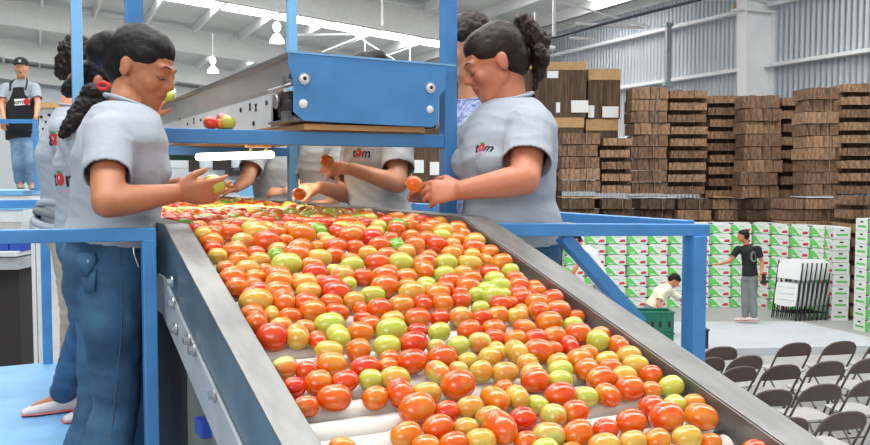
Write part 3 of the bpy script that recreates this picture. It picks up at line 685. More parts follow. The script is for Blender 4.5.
M['thread'] = mat('denim_stitch', srgb(78, 96, 112), .8)
M['redtie'] = mat('red_hair_tie', srgb(200, 30, 40), .5)

class Frame:
    def __init__(s, o, f, u, k=1.0):
        s.o = Vector(o); s.f = Vector(f).normalized(); u = Vector(u); s.r = s.f.cross(u).normalized(); s.u = s.r.cross(s.f).normalized(); s.k = k
    def __call__(s, x, y, z): return s.o+(s.r*x+s.f*y+s.u*z)*s.k
    def R(s): return Matrix((s.r, s.f, s.u)).transposed()
    def local(s, p): q = (Vector(p)-s.o)/s.k; return (q.dot(s.r), q.dot(s.f), q.dot(s.u))
def head_prims(mb, H, neck, nr=.052, male=False):
    k = H.k; R = H.R()
    def E(c, r): mb.ell(H(*c), tuple(a*k for a in r), 'white', R=R, nu=20, nv=14)
    def C(a, b, ra, rb): mb.cap(H(*a), H(*b), ra*k, rb*k, 'white')
    E((0, -.014, .032), (.073, .094, .084)); E((0, .026, -.015), (.060, .064, .080)); E((0, .046, -.066), (.042, .040, .034)); E((0, .070, -.088), (.020, .018, .017))
    for s in (-1, 1):
        C((s*.050, .002, -.042), (s*.022, .060, -.086), .020, .018)
        E((s*.036, .058, -.020), (.026, .025, .026)); E((s*.031, .073, .010), (.016, .014, .011))
        E((s*.075, -.010, -.002), (.009, .017, .028)); E((s*.079, -.016, .008), (.006, .012, .018)); E((s*.011, .093, -.020), (.009, .011, .008))
        C((s*.012, .083, .030), (s*.044, .070, .030), .010, .009)
    C((0, .082, .022), (0, .102, -.014), .0075, .0105); E((0, .101, -.017), (.012, .012, .009))
    E((0, .085, -.038), (.012, .010, .010)); E((-.007, .085, -.045), (.014, .010, .006)); E((.007, .085, -.045), (.014, .010, .006)); E((0, .083, -.056), (.016, .011, .007))
    E((0, .078, -.068), (.016, .012, .010))
    mb.cap(H(0, -.022, -.045), neck, nr*.98, nr*1.08)
def hand_prims(mb, wr, d, nrm, ts, curl, k=1.0, spread=.06, tips=None):
    d = Vector(d).normalized(); nrm = Vector(nrm); nrm = (nrm-d*nrm.dot(d)).normalized(); s = d.cross(nrm)*ts
    P = lambda a, b, c: wr+(d*a+s*b+nrm*c)*k
    mb.loft([(P(-.012, 0, 0), .024*k, .019*k, s, nrm), (P(.02, 0, 0), .030*k, .017*k, s, nrm), (P(.05, 0, .001), .038*k, .015*k, s, nrm), (P(.082, 0, .001), .040*k, .013*k, s, nrm), (P(.096, 0, 0), .034*k, .010*k, s, nrm)], 'white', n=16)
    mb.ell(P(.03, .022, -.008), (.018*k, .018*k, .018*k), 'white')
    for i, (L, off) in enumerate(zip((.070, .079, .072, .056), (.031, .0105, -.0105, -.031))):
        p = P(.082-(.004 if i in (0, 2) else .012 if i == 3 else 0), off, 0); a = 0.0
        for q, (fr, ra, rb) in enumerate(((.45, .0098, .0088), (.31, .0088, .0078), (.24, .0078, .0066))):
            a += curl[i]*(.75, 1.05, .8)[q] if isinstance(curl, (list, tuple)) else curl*(.75, 1.05, .8)[q]
            dr = (d*math.cos(a)-nrm*math.sin(a)+s*spread*(1.5-i)*.9*(1 if q == 0 else .3)).normalized()
            b = p+dr*L*fr*k; mb.cap(p, b, ra*k, rb*k, n=10); p = b
    a = P(.018, .020, -.004); b = P(.052, .048, -.016); c = P(.080, .053, -.034)
    mb.cap(a, b, .0145*k, .0118*k, n=10); mb.cap(b, c, .0118*k, .0088*k, n=10)
def figure(name, label, base, hip, chest, neck, H, fwd, arms, legs, k=1.0, vox=.006, skinm='skin1', shirt='shirt', pants='denim', wid=.15, dep=.105,
           bust=.0, hem=None, sleeve=.62, ar=1.0, lr=1.0, wr_amp=.0045, it=8, sleeve_r=1.0, group=None, neckr=.052, pr=1.0, seed=0, leg_r=None, shoes='blackc'):
    """arms: (shoulder, elbow, wrist, hand dir, back-of-hand normal, thumb sign, curl, hand scale)   legs: (hip joint, knee, ankle, toe dir)"""
    fwd = Vector(fwd).normalized(); base = Vector(base)
    up = (chest-hip).normalized(); rt = fwd.cross(up).normalized(); f = up.cross(rt).normalized()
    up2 = (neck-chest).normalized()
    nb = neckr*1.08
    def rings(g, lowest):
        R_ = []
        wst = hip.lerp(chest, .48)
        seq = [(hip-up*.10*k, wid*.72, dep*.85), (hip-up*.03*k, wid*1.08, dep*1.06), (hip+up*.07*k, wid*1.02, dep*1.02), (wst, wid*.92, dep*.93), (hip.lerp(chest, .8), wid*.96, dep*.98),
               (chest, wid*1.0, dep*1.03), (chest.lerp(neck, .45), wid*1.06, dep*.93), (chest.lerp(neck, .72), wid*.88, dep*.76), (chest.lerp(neck, .90), wid*.56, dep*.62), (neck, nb*k, nb*k)]
        if lowest is not None:
            seq = [x for x in seq if (x[0]-hip).dot(up) > lowest+.01]
            seq = [(hip+up*lowest, wid*1.08, dep*1.07)]+seq
        return [(c, a+g, b+g, rt, f) for c, a, b in seq]
    mb = MB(); mb.loft(rings(-.010*k, None), 'white', n=28)
    soft = [(H.o+H.f*.03, .125*H.k)]
    head_prims(mb, H, neck-up*.0, neckr)
    for (sh, el, wr, hd, hn, ts, cu, hk) in arms:
        mb.cap(chest.lerp(neck, .55), sh, .055*k, .050*k*ar); mb.cap(sh, el, .047*k*ar, .036*k*ar)
        q = el.lerp(wr, .28); mb.cap(el, q, .036*k*ar, .038*k*ar); mb.cap(q, wr, .037*k*ar, .0245*k*ar)
        hand_prims(mb, wr, hd, hn, ts, cu, hk); soft.append((wr+Vector(hd).normalized()*.09*hk, .10*hk))
    for (hj, kn, an, toe) in legs:
        mb.cap(hj, kn, .074*k*lr, .050*k*lr); mb.cap(kn, an, .052*k*lr, .036*k*lr); mb.cap(an, an+Vector(toe).normalized()*.13*k-Vector((0, 0, .035*k)), .034*k, .024*k)
    b = remesh(mb, vox, it, soft, base, name); b.location = base
    b.data.materials.append(M[skinm]); b.data.materials.append(M['lips'])
    for p in b.data.polygons:
        c = p.center+base
        if (c-H.o).length < .13*H.k:
            x, y, z = H.local(c)
            if y > .080 and abs(x) < .019 and -.061 < z < -.043: p.material_index = 1
    # shirt
    mb = MB(); g = .010*k; low = -.06 if hem is None else hem
    mb.loft(rings(g, low), 'white', n=28); cuts = []
    if bust:
        for s in (-1, 1): mb.ell(chest+f*(dep*.72)+rt*s*wid*.46-up*.02, (bust, bust, bust), 'white')
    for (sh, el, *_r) in arms:
        cu = sh.lerp(el, sleeve); dr = (el-sh).normalized()
        mb.cap(chest.lerp(neck, .5), sh, .062*k, .062*k*ar); mb.cap(sh, cu+dr*.02, .061*k*ar, .058*k*ar*sleeve_r)
        cuts.append((cu, dr, .069*k*ar*max(1, sleeve_r)))
    cuts.append((neck+up2*.006*k, up2, .085*k)); cuts.append((hip+up*(low+.004), -up, 3*wid))
    sh_o = remesh(mb, vox, it, (), base, 'shirt', wr_amp, seed, cuts, .0035*k); setmat(sh_o, shirt); sh_o.parent = b
    mb = MB(); ctr = neck+up2*.004*k; n_ = 28; pts = [ctr+(rt*math.cos(2*PI*i/n_)*(nb+.010)+f*math.sin(2*PI*i/n_)*(nb+.010))*k-up2*(.012*math.sin(2*PI*i/n_))*k for i in range(n_+1)]
    mb.v = []; mb.tube([p-base for p in pts], .0055*k, shirt, 8); c = mb.build('collar', b, True)
    if legs:
        mb = MB(); mb.loft([(hip-up*.12*k, wid*.62, dep*.8, rt, f), (hip-up*.06*k, wid*1.0+.006, dep*1.02+.006, rt, f), (hip+up*.03*k, wid*1.02+.008, dep*1.02+.008, rt, f), (hip+up*.10*k, wid*.97, dep*.98, rt, f)], 'white', n=28)
        L = leg_r or (.088, .066, .062)
        for (hj, kn, an, toe) in legs:
            mb.cap(hj, kn, L[0]*k*pr, L[1]*k*pr); mb.cap(kn, an+Vector((0, 0, .03*k)), L[1]*k*pr, L[2]*k*pr)
        po = remesh(mb, vox*1.15, it, (), base, 'trousers', wr_amp*1.7, seed+5, (), 0, wfreq=(6, 6, 19)); setmat(po, pants); po.parent = b
        for (hj, kn, an, toe) in legs:
            t = Vector(toe).normalized(); t.z = 0; t.normalize(); s_ = t.cross(ZZ); gz = an.z-.07*k
            mb = MB(); o0 = Vector((an.x, an.y, 0))-base*1
            o0 = Vector((an.x-base.x, an.y-base.y, gz-base.z))
            mb.loft([(o0-t*.06*k+ZZ*.03*k, .030*k, .030*k, s_, ZZ), (o0-t*.04*k+ZZ*.04*k, .038*k, .040*k, s_, ZZ), (o0+t*.04*k+ZZ*.038*k, .040*k, .038*k, s_, ZZ), (o0+t*.13*k+ZZ*.026*k, .042*k, .026*k, s_, ZZ), (o0+t*.185*k+ZZ*.016*k, .026*k, .014*k, s_, ZZ)], shoes, n=16)
            mb.loft([(o0-t*.065*k+ZZ*.008*k, .034*k, .008*k, s_, ZZ), (o0+t*.12*k+ZZ*.008*k, .044*k, .008*k, s_, ZZ), (o0+t*.19*k+ZZ*.008*k, .028*k, .007*k, s_, ZZ)], 'pink' if shoes == 'shoe' else 'black', n=16)
            mb.build('shoe', b, True)
    tag(b, label, 'person', group)
    return b, base, (rt, f, up)
def hair(b, base, H, prims, m, vox=.006, it=4, bumpy=.0, name='hair'):
    mb = MB()
    for p in prims:
        if p[0] == 'e': mb.ell(H(*p[1]), tuple(a*H.k for a in p[2]), 'white', R=H.R(), nu=18, nv=12)
        else: mb.cap(H(*p[1]), H(*p[2]), p[3]*H.k, p[4]*H.k)
    o = remesh(mb, vox, it, (), base, name, 0)
    if bumpy:
        co = o.data.vertices
        for v in co:
            q = noise.noise(v.co*55)+.6*noise.noise(v.co*120); v.co += v.normal*q*bumpy
    setmat(o, m); o.parent = b; return o
CAPH = [('e', (0, -.029, .041), (.081, .092, .087)), ('e', (0, .000, .065), (.070, .077, .058)), ('e', (0, -.055, .0), (.070, .060, .070)), ('e', (-.049, -.004, .048), (.031, .062, .036)), ('e', (.049, -.004, .048), (.031, .062, .036))]
def face_bits(b, base, H, closed=True, m='hair_black'):
    B = lambda p: H(*p)-base
    bvf = BVHTree.FromPolygons([v.co for v in b.data.vertices], [tuple(q.vertices) for q in b.data.polygons])
    def S_(x, z, lift=.0004):
        h, n_, _, _ = bvf.ray_cast(H(x, .2, z)-base, -H.f); return (h if h is not None else B((x, .085, z)))+H.f*lift
    mb = MB()
    for s in (-1, 1):
        mb.tube([S_(s*.012, .033), S_(s*.022, .036), S_(s*.034, .036), S_(s*.045, .030)], [.0014*H.k, .0028*H.k, .0024*H.k, .0008*H.k], m, 6)
    mb.build('eyebrow', b, True)
    mb = MB()
    for s in (-1, 1):
        z = .002 if closed else .010
        mb.tube([S_(s*.018, z), S_(s*.026, z-.003), S_(s*.036, z-.003), S_(s*.046, z+.001)], [.0010*H.k, .0026*H.k, .0028*H.k, .0014*H.k], 'lash', 6)
    mb.build('eyelashes', b, True)
    for s in (-1, 1):
        mb = MB(); c_ = S_(s*.032, .0); mb.ell(c_-H.f*.0012, (.0085*H.k, .0022*H.k, .0032*H.k), 'eye', R=H.R()); mb.ell(c_-ZZ*.0006, (.0035*H.k, .0016*H.k, .0028*H.k), 'iris', R=H.R()); mb.build('eye', b, True)
FWL = Vector((1, 0, 0)); FWR = Vector((-1, 0, 0))
def pitched(v, deg, yaw=0):
    v = Matrix.Rotation(math.radians(yaw), 3, 'Z') @ Vector(v).normalized(); a = math.radians(deg); return v*math.cos(a)-ZZ*math.sin(a), v*math.sin(a)+ZZ*math.cos(a)
def deep(p, L): return p
# ---- writing on the shirts
def text_mesh(txt, size):
    cu = bpy.data.curves.new('t', 'FONT'); cu.body = txt; cu.size = size; cu.align_x = 'CENTER'; cu.align_y = 'CENTER'; cu.resolution_u = 3; cu.offset = size*.018
    o = bpy.data.objects.new('t', cu); COL.objects.link(o); dg = bpy.context.evaluated_depsgraph_get(); me = bpy.data.meshes.new_from_object(o.evaluated_get(dg))
    b = bmesh.new(); b.from_mesh(me); bmesh.ops.triangulate(b, faces=b.faces)
    for _ in range(2): bmesh.ops.subdivide_edges(b, edges=[e for e in b.edges if e.calc_length() > size*.12], cuts=1, use_grid_fill=False)
    bmesh.ops.triangulate(b, faces=b.faces)
    v = [tuple(x.co) for x in b.verts]; f = [tuple(x.index for x in fc.verts) for fc in b.faces]; b.free()
    bpy.data.objects.remove(o); bpy.data.meshes.remove(me); bpy.data.curves.remove(cu); return v, f
def disc(cx, cy, rx, ry, n=22):
    v = [(cx, cy, 0)]; f = []
    for q in (.5, 1):
        v += [(cx+rx*q*math.cos(2*PI*i/n), cy+ry*q*math.sin(2*PI*i/n), 0) for i in range(n)]
    for i in range(n): f.append((0, 1+i, 1+(i+1) % n)); f.append((1+i, n+1+i, n+1+(i+1) % n, 1+(i+1) % n))
    return v, f
M['ink'] = mat('black_print', srgb(30, 30, 34), .8); M['print_red'] = mat('red_print', srgb(200, 40, 44), .8); M['print_green'] = mat('green_print', srgb(60, 140, 60), .8); M['print_white'] = mat('white_print', srgb(240, 240, 240), .8); M['print_pink'] = mat('pink_print', srgb(214, 150, 156), .8)
def logo(cloth, body, base, px, py, d, width, tilt=0, m='ink', small=True):
    """the 'tom' mark with a tomato for its o, laid on the cloth where the ray through the spot meets it"""
    me = cloth.data; vs = [v.co+base for v in me.vertices]; bv = BVHTree.FromPolygons(vs, [tuple(p.vertices) for p in me.polygons])
    hit, nn, _, _ = bv.ray_cast(EYE, ray(px, py).normalized())
    if hit is None: print('logo missed', px, py); return
    nn = nn if nn.dot(EYE-hit) > 0 else -nn
    avg = Vector(); 
    for dx in (-4, 0, 4):
        for dy in (-4, 0, 4):
            h2, n2, _, _ = bv.ray_cast(EYE, ray(px+dx, py+dy).normalized())
            if h2: avg += n2 if n2.dot(EYE-h2) > 0 else -n2
    nn = avg.normalized(); ux = ZZ.cross(nn).normalized(); uy = nn.cross(ux); ux, uy = ux*math.cos(tilt)+uy*math.sin(tilt), uy*math.cos(tilt)-ux*math.sin(tilt)
    s = width/1.0; mb = MB()
    def lay(v, f, m, lift):
        out = []
        for x, y, _z in v:
            p = hit+ux*x*s+uy*y*s; h2, n2, _, _ = bv.ray_cast(p+nn*.12, -nn)
            q = (h2 if h2 else p)+nn*lift; out.append(q-base)
        mb.add(out, f, m)
    v, f = text_mesh('t', .62); lay([(x-.40, y, z) for x, y, z in v], f, m, .0022)
    v, f = text_mesh('m', .62); lay([(x+.32, y-.02, z) for x, y, z in v], f, m, .0022)
    v, f = disc(-.12, 0, .17, .19); lay(v, f, 'print_red', .0024)
    v, f = disc(-.15, .03, .05, .06, 10); lay(v, f, 'print_pink', .003)
    for a in (-.9, -.3, .35): v, f = disc(-.12+.10*math.sin(a), .19, .06, .035, 8); lay(v, f, 'print_green', .003)
    if small: v, f = disc(0, -.34, .42, .018, 12); lay(v, f, 'print_pink', .0022)
    mb.build('printed_logo', body)

# ---------- the young woman in front on the left
Z0 = PL+.07
hf, hu = pitched(RT, 22, -9)
H = Frame(W(142, 70, 2.21), hf, hu, .89)
hip = W(110, 272, 2.17); chest = W(121, 160, 2.16); neck = W(127, 104, 2.17)
arms = [(W(109, 139, 2.03), W(107, 203, 1.90), W(176, 193, 2.10), RT*.95+F0*.2+ZZ*.02, -F0*.85-ZZ*.45-RT*.1, -1, (.30, .34, .38, .42), .88),
        (W(133, 138, 2.30), W(140, 200, 2.42), W(180, 185, 2.36), RT*1.0+ZZ*.06, ZZ*.9-F0*.35, 1, (.10, .08, .12, .2), .92)]
legs = [(W(112, 300, 2.10), W(117, 405, 2.11), Vector((.13, 2.02, Z0)), FWL), (W(107, 300, 2.24), W(100, 402, 2.28), Vector((.13, 2.30, Z0)), FWL)]
b, bs, ax = figure('person', 'young woman with black bun in grey T-shirt and blue jeans holding a green tomato', Vector((.25, 2.1, PL)), hip, chest, neck, H, FWL, arms, legs, vox=.0042, neckr=.041, wid=.140, dep=.104, bust=.040, hem=.075, seed=3, it=9, ar=.96, lr=.74, leg_r=(.076, .055, .085), sleeve=.60, shoes='shoe', skinm='skin1')
hair(b, bs, H, CAPH+[('e', (0, -.135, .010), (.050, .048, .052)), ('e', (.0, -.12, .04), (.045, .040, .035)), ('c', (0, -.05, .02), (0, -.12, .01), .06, .045)], 'hair_black', vox=.0045, bumpy=.0015)
face_bits(b, bs, H)
jl = [c for c in b.children if c.name.startswith('trousers')][0]; sl = [c for c in b.children if c.name.startswith('shirt')][0]
def on_cloth(o, base, px, py, lift=.003):
    vs = [v.co+base for v in o.data.vertices]; key = o.name
    if key not in CH: CH[key] = BVHTree.FromPolygons(vs, [tuple(p.vertices) for p in o.data.polygons])
    h, n_, _, _ = CH[key].ray_cast(EYE, ray(px, py).normalized())
    if h is None: return None
    if n_.dot(EYE-h) < 0: n_ = -n_
    return h+n_*lift-base
def patch(o, base, body, outline, m, name, lift=.004):
    pts = [on_cloth(o, base, x, y, lift) for x, y in outline]; c = on_cloth(o, base, sum(x for x, _ in outline)/len(outline), sum(y for _, y in outline)/len(outline), lift*1.4)
    if c is None or None in pts: print('patch missed', name); return
    mb = MB(); mb.add([c]+pts, [(0, 1+i, 1+(i+1) % len(pts)) for i in range(len(pts))], m); q = mb.build(name, body, True); s = q.modifiers.new('t', 'SOLIDIFY'); s.thickness = .003; return q
patch(jl, bs, b, [(80, 254), (96, 253), (98, 262), (91, 272), (88, 276), (78, 268)], 'denim', 'pocket_flap', .006)
patch(jl, bs, b, [(83, 277), (97, 270), (96, 292), (86, 293)], 'denim', 'back_pocket', .004)
def stitch(o, base, body, pts, m='thread', r=.0012, name='seam'):
    q = [on_cloth(o, base, x, y, .001) for x, y in pts]; q = [x for x in q if x is not None]
    if len(q) > 1: mb = MB(); mb.tube(q, r, m, 5); return mb.build(name, body, True)
stitch(jl, bs, b, [(119, 244), (120, 262), (121, 285), (122, 310), (121, 335), (119, 360), (116, 390), (113, 415), (111, 440)])
stitch(jl, bs, b, [(80, 252), (90, 255), (99, 252)])
stitch(jl, bs, b, [(78, 268), (86, 276), (98, 262)])
q = on_cloth(jl, bs, 90, 263, .010)
if q is not None: mb = MB(); mb.ell(q, (.004, .004, .004), 'bolt'); mb.build('button', b, True)
mb = MB(); p0 = on_cloth(jl, bs, 131, 243, .01)
if p0 is not None: mb.tube([p0, p0+Vector((.002, -.004, -.03)), p0+Vector((.012, -.004, -.06))], .002, 'bolt', 6); mb.build('belt_chain', b)
o = bpy.data.objects.new('plum_tomato', TMESH['g'][0]); COL.objects.link(o); o.location = W(214, 184, 2.13); o.scale = (.056, .046, .046); o.rotation_euler = (0, .3, -.4); tag(o, 'green tomato held in the young woman\'s hands at left', 'tomato')

# ---------- the woman facing her on the right
hf, hu = pitched(-RT, 24, 6)
H = Frame(W(495, 65, 2.80), hf, hu, 1.05)
hip = W(511, 243, 2.80); chest = W(506, 155, 2.77); neck = W(510, 99, 2.80)
arms = [(W(529, 131, 2.64), W(525, 180, 2.50), W(463, 190, 2.50), -RT*1.0-ZZ*.06+F0*.1, -F0*.85+ZZ*.35, 1, (.62, .6, .55, .6), .98),
        (W(480, 134, 2.98), W(474, 185, 3.05), W(446, 190, 2.80), -RT*.95+ZZ*.05-F0*.2, F0*.5+ZZ*.75, -1, (.5, .5, .5, .5), .95)]
legs = [(W(520, 275, 2.75), Vector((1.52, 2.33, PL+.48)), Vector((1.58, 2.30, Z0)), FWR), (W(505, 275, 2.95), Vector((1.50, 2.60, PL+.48)), Vector((1.56, 2.62, Z0)), FWR)]
b, bs, ax = figure('person', 'woman with brown ponytail in grey printed T-shirt, sorting at the right rail', Vector((1.55, 2.45, PL)), hip, chest, neck, H, FWR, arms, legs, k=1.1, vox=.0048, wid=.178, dep=.134, bust=.058, hem=.0, seed=11, it=9, ar=1.12, skinm='skin2', sleeve=.68, sleeve_r=1.05, pants='denim')
hair(b, bs, H, CAPH+[('c', (0, -.05, .02), (0, -.08, .02), .05, .035)], 'hair_brown', vox=.005, bumpy=.001)
hair(b, bs, H, [('c', (0, -.105, .03), (0, -.135, .085), .022, .030), ('c', (0, -.135, .085), (.0, -.155, .01), .030, .036), ('c', (0, -.155, .01), (0, -.115, -.085), .034, .020), ('e', (.02, -.125, .05), (.03, .03, .04)), ('e', (-.02, -.14, -.03), (.03, .025, .04)), ('c', (0, -.14, -.03), (0, -.085, -.12), .018, .008)], 'hair_brown', vox=.004, bumpy=.006, name='ponytail')
face_bits(b, bs, H, m='hair_brown')
sl = [c for c in b.children if c.name.startswith('shirt')][0]
logo(sl, b, bs, 484, 148, 2.6, .074)
# ---------- the one half hidden behind her
hf, hu = pitched(-RT, 18, 20)
H = Frame(W(464, 48, 3.32), hf, hu, 1.02)
b, bs, ax = figure('person', 'brown-haired sorter in blue patterned shirt, mostly hidden behind the ponytailed woman', Vector((1.5, 3.0, PL)), W(468, 235, 3.35), W(470, 150, 3.32), W(472, 100, 3.34), H, FWR,
    [(W(484, 132, 3.2), W(484, 182, 3.15), W(470, 192, 3.05), -RT, ZZ, 1, .4, .95), (W(462, 130, 3.5), W(470, 185, 3.5), W(468, 196, 3.3), -RT, ZZ, -1, .4, .95)],
    [(W(472, 260, 3.3), Vector((1.55, 2.95, PL+.45)), Vector((1.6, 2.95, Z0)), FWR), (W(462, 260, 3.45), Vector((1.55, 3.15, PL+.45)), Vector((1.6, 3.15, Z0)), FWR)], vox=.009, shirt='plaid', skinm='skin3', it=5, seed=2, wid=.13, dep=.10)
hair(b, bs, H, CAPH+[('e', (.0, -.07, .05), (.075, .06, .07)), ('e', (0, -.1, .02), (.05, .05, .07))], 'hair_brown', vox=.007, bumpy=.005)
# ---------- three sorters further along the right side
def rsort(label, ch, nk, hd, hip, arms, k=1.0, fw=FWR, shirt='shirt_w', wid=.145, dep=.112, seed=0, headf=None, lg=None, shirt_logo=None, yb=3.3):
    hf, hu = headf or pitched(-RT, 35, 5); H = Frame(hd, hf, hu, 1.0)
    xx = hip.x
    lg_ = [(hip+Vector((0, -.09, -.03)), Vector((xx+.02, hip.y-.10, PL+.46)), Vector((xx+.06, hip.y-.10, Z0)), FWR), (hip+Vector((0, .09, -.03)), Vector((xx+.02, hip.y+.1, PL+.46)), Vector((xx+.06, hip.y+.1, Z0)), FWR)]
    b, bs, ax = figure('person', label, Vector((xx, hip.y, PL)), hip, ch, nk, H, fw, arms, lg_, k=k, vox=.0065, shirt=shirt, skinm='skin3', it=6, wid=wid, dep=dep, seed=seed, hem=-.02, sleeve=.66, sleeve_r=1.1, bust=.0, ar=1.05)
    hair(b, bs, H, CAPH+[('e', (0, -.1, .05), (.05, .05, .05))], 'hair_black', vox=.008, bumpy=.003)
    if shirt_logo:
        sl = [c for c in b.children if c.name.startswith('shirt')][0]; logo(sl, b, bs, *shirt_logo)
    return b
rsort('sorter in grey T-shirt with bare arms reaching over the belt, closest under the blue plate', W(377, 162, 3.60), W(374, 118, 3.62), W(364, 84, 3.64), W(380, 238, 3.62),
      [(W(397, 143, 3.46), W(398, 184, 3.34), W(352, 169, 3.34), -RT+ZZ*.02, -F0*.7+ZZ*.6, 1, (.35, .35, .4, .5), .9),
       (W(356, 145, 3.78), W(352, 196, 3.66), W(320, 187, 3.52), -RT*.95-ZZ*.1, -F0*.5+ZZ*.8, -1, (.5, .55, .6, .6), .9)], shirt_logo=(361, 153, 3.5, .085), seed=4, wid=.155, dep=.125)
rsort('sorter in pale grey T-shirt standing between two others, half hidden by their arms', W(325, 168, 4.18), W(325, 132, 4.2), W(316, 104, 4.2), W(330, 232, 4.2),
      [(W(342, 152, 4.02), W(344, 190, 3.95), W(330, 203, 3.95), -RT, ZZ, 1, .4, .9), (W(308, 152, 4.3), W(308, 190, 4.25), W(306, 204, 4.1), -RT, ZZ, -1, .4, .9)], shirt_logo=(328, 160, 4.1, .075), seed=6)
rsort('furthest sorter on the right side, in grey T-shirt beside the thin pale blue post', W(277, 170, 4.85), W(276, 138, 4.88), W(270, 112, 4.88), W(279, 226, 4.86),
      [(W(256, 154, 4.72), W(247, 179, 4.58), W(236, 188, 4.42), -RT*.9+F0*-.3-ZZ*.1, ZZ, -1, .4, .9), (W(293, 156, 4.95), W(300, 188, 4.75), W(286, 192, 4.6), -RT*1.0, ZZ*.7-F0*.5, 1, (.9, .9, .9, .9), .95)],
      fw=Vector((-.9, -.55, 0)), shirt_logo=(286, 151, 4.8, .07), seed=8, headf=pitched(Vector((-.9, -.5, 0)), 35))
for px, py, d_, kk, lab in ((327, 163, 3.22, 'h', 'orange tomato in the hand of the bare-armed sorter under the blue plate'), (299, 196, 3.34, 'h', 'orange tomato in the lower hand of the sorter under the blue plate'), (414, 186, 2.42, 'o', 'orange-red tomato at the ponytailed woman\'s fingertips')):
    o = bpy.data.objects.new('plum_tomato', TMESH[kk][0]); COL.objects.link(o); o.location = W(px, py-2, d_-.09 if d_ > 3 else d_-.03); o.scale = (.052, .046, .046); o.rotation_euler = (0, .4, .3); tag(o, lab, 'tomato')
# ---------- two sorters behind the young woman
hf, hu = pitched(RT, 30, 5); H = Frame(W(104, 84, 3.88), hf, hu, .98)
b, bs, ax = figure('person', 'sorter with curly black ponytail and red hair tie, directly behind the young woman', Vector((.3, 4.0, PL)), W(82, 240, 3.90), W(80, 163, 3.86), W(88, 119, 3.86), H, FWL,
    [(W(72, 140, 3.72), W(96, 195, 3.66), W(160, 212, 3.45), RT*1.0-ZZ*.02-F0*.1, -F0*.3+ZZ*.9, -1, .3, .95), (W(97, 138, 4.05), W(138, 160, 3.95), W(151, 118, 3.85), RT*.45+ZZ*.85, -RT*.5-F0*.6, 1, .5, .95)],
    [(W(80, 252, 3.80), W(84, 325, 3.98), W(64, 397, 4.2), RT*-.55-F0*.3), (W(88, 252, 3.98), W(100, 325, 4.02), W(104, 402, 4.12), RT*-.5-F0*.4)], vox=.0062, hem=.03, seed=9, it=6, wid=.135, dep=.10, shoes='shoe', skinm='skin1', leg_r=(.082, .062, .066))
hair(b, bs, H, CAPH+[('e', (0, -.09, -.02), (.05, .05, .05)), ('c', (0, -.10, -.03), (0, -.12, -.10), .045, .04)], 'hair_black', vox=.006, bumpy=.004)
Hn = Frame(Vector((0, 0, 0)), (0, 1, 0), (0, 0, 1)); 
hair(b, bs, Hn, [('c', tuple(W(100, 94, 3.74)), tuple(W(88, 104, 3.68)), .048, .052), ('c', tuple(W(88, 104, 3.68)), tuple(W(72, 124, 3.64)), .052, .036), ('c', tuple(W(72, 124, 3.64)), tuple(W(62, 135, 3.62)), .034, .018), ('e', tuple(W(92, 92, 3.68)), (.045, .045, .04))], 'hair_black', vox=.006, bumpy=.010, name='ponytail')
mb = MB(); c = W(103, 86, 3.60)-bs
mb.tube([c+RT*.022*math.cos(a)+ZZ*.014*math.sin(a) for a in [2*PI*i/14 for i in range(15)]], .008, 'redtie', 8); mb.build('hair_tie', b, True)
sl = [c for c in b.children if c.name.startswith('shirt')][0]; logo(sl, b, bs, 63, 179, 3.7, .16)
o = bpy.data.objects.new('plum_tomato', TMESH['g'][1]); COL.objects.link(o); o.location = W(168, 96, 3.80); o.scale = (.06, .05, .05); tag(o, 'pale green tomato held up in front of the young woman\'s mouth', 'tomato')
hf, hu = pitched(RT, 10, 0); H = Frame(W(85, 66, 4.38), hf, hu, 1.02)
b, bs, ax = figure('person', 'sorter with curly dark hair tied up, beige trousers and a shirt printed on its back', Vector((.15, 4.5, PL)), W(68, 226, 4.40), W(60, 153, 4.34), W(71, 106, 4.36), H, FWL,
    [(W(62, 130, 4.2), W(76, 180, 4.2), W(100, 188, 4.2), RT, ZZ, -1, .4, .95), (W(80, 128, 4.5), W(90, 180, 4.5), W(110, 190, 4.4), RT, ZZ, 1, .4, .95)],
    [(W(68, 238, 4.32), W(74, 320, 4.36), W(72, 398, 4.42), FWL), (W(74, 238, 4.5), W(82, 320, 4.5), W(84, 396, 4.52), FWL)], vox=.0068, hem=.0, seed=12, it=6, wid=.145, dep=.108, pants='beige', skinm='skin3', leg_r=(.085, .062, .058))
hair(b, bs, H, CAPH+[('e', (0, -.07, .06), (.075, .07, .075)), ('e', (0, -.085, .0), (.07, .06, .075)), ('e', (0, -.05, .1), (.06, .07, .05)), ('e', (0, -.10, -.05), (.045, .045, .04))], 'hair_brown', vox=.007, bumpy=.012)
sl = [c for c in b.children if c.name.startswith('shirt')][0]; logo(sl, b, bs, 57, 139, 4.2, .165, small=True)
# rolled grey jacket round the waist
mb = MB()
for q in range(3):
    c0 = W(66, 205+q*9, 4.40)-bs; mb.tube([c0+FWL*(.125+.012*q)*math.cos(a)+Vector((0, 1, 0))*(.16+.01*q)*math.sin(a)+ZZ*.02*math.sin(2*a+q) for a in [2*PI*i/20 for i in range(21)]], .020, 'greyp' if q == 1 else 'shirt', 10)
mb.build('rolled_jacket', b, True)

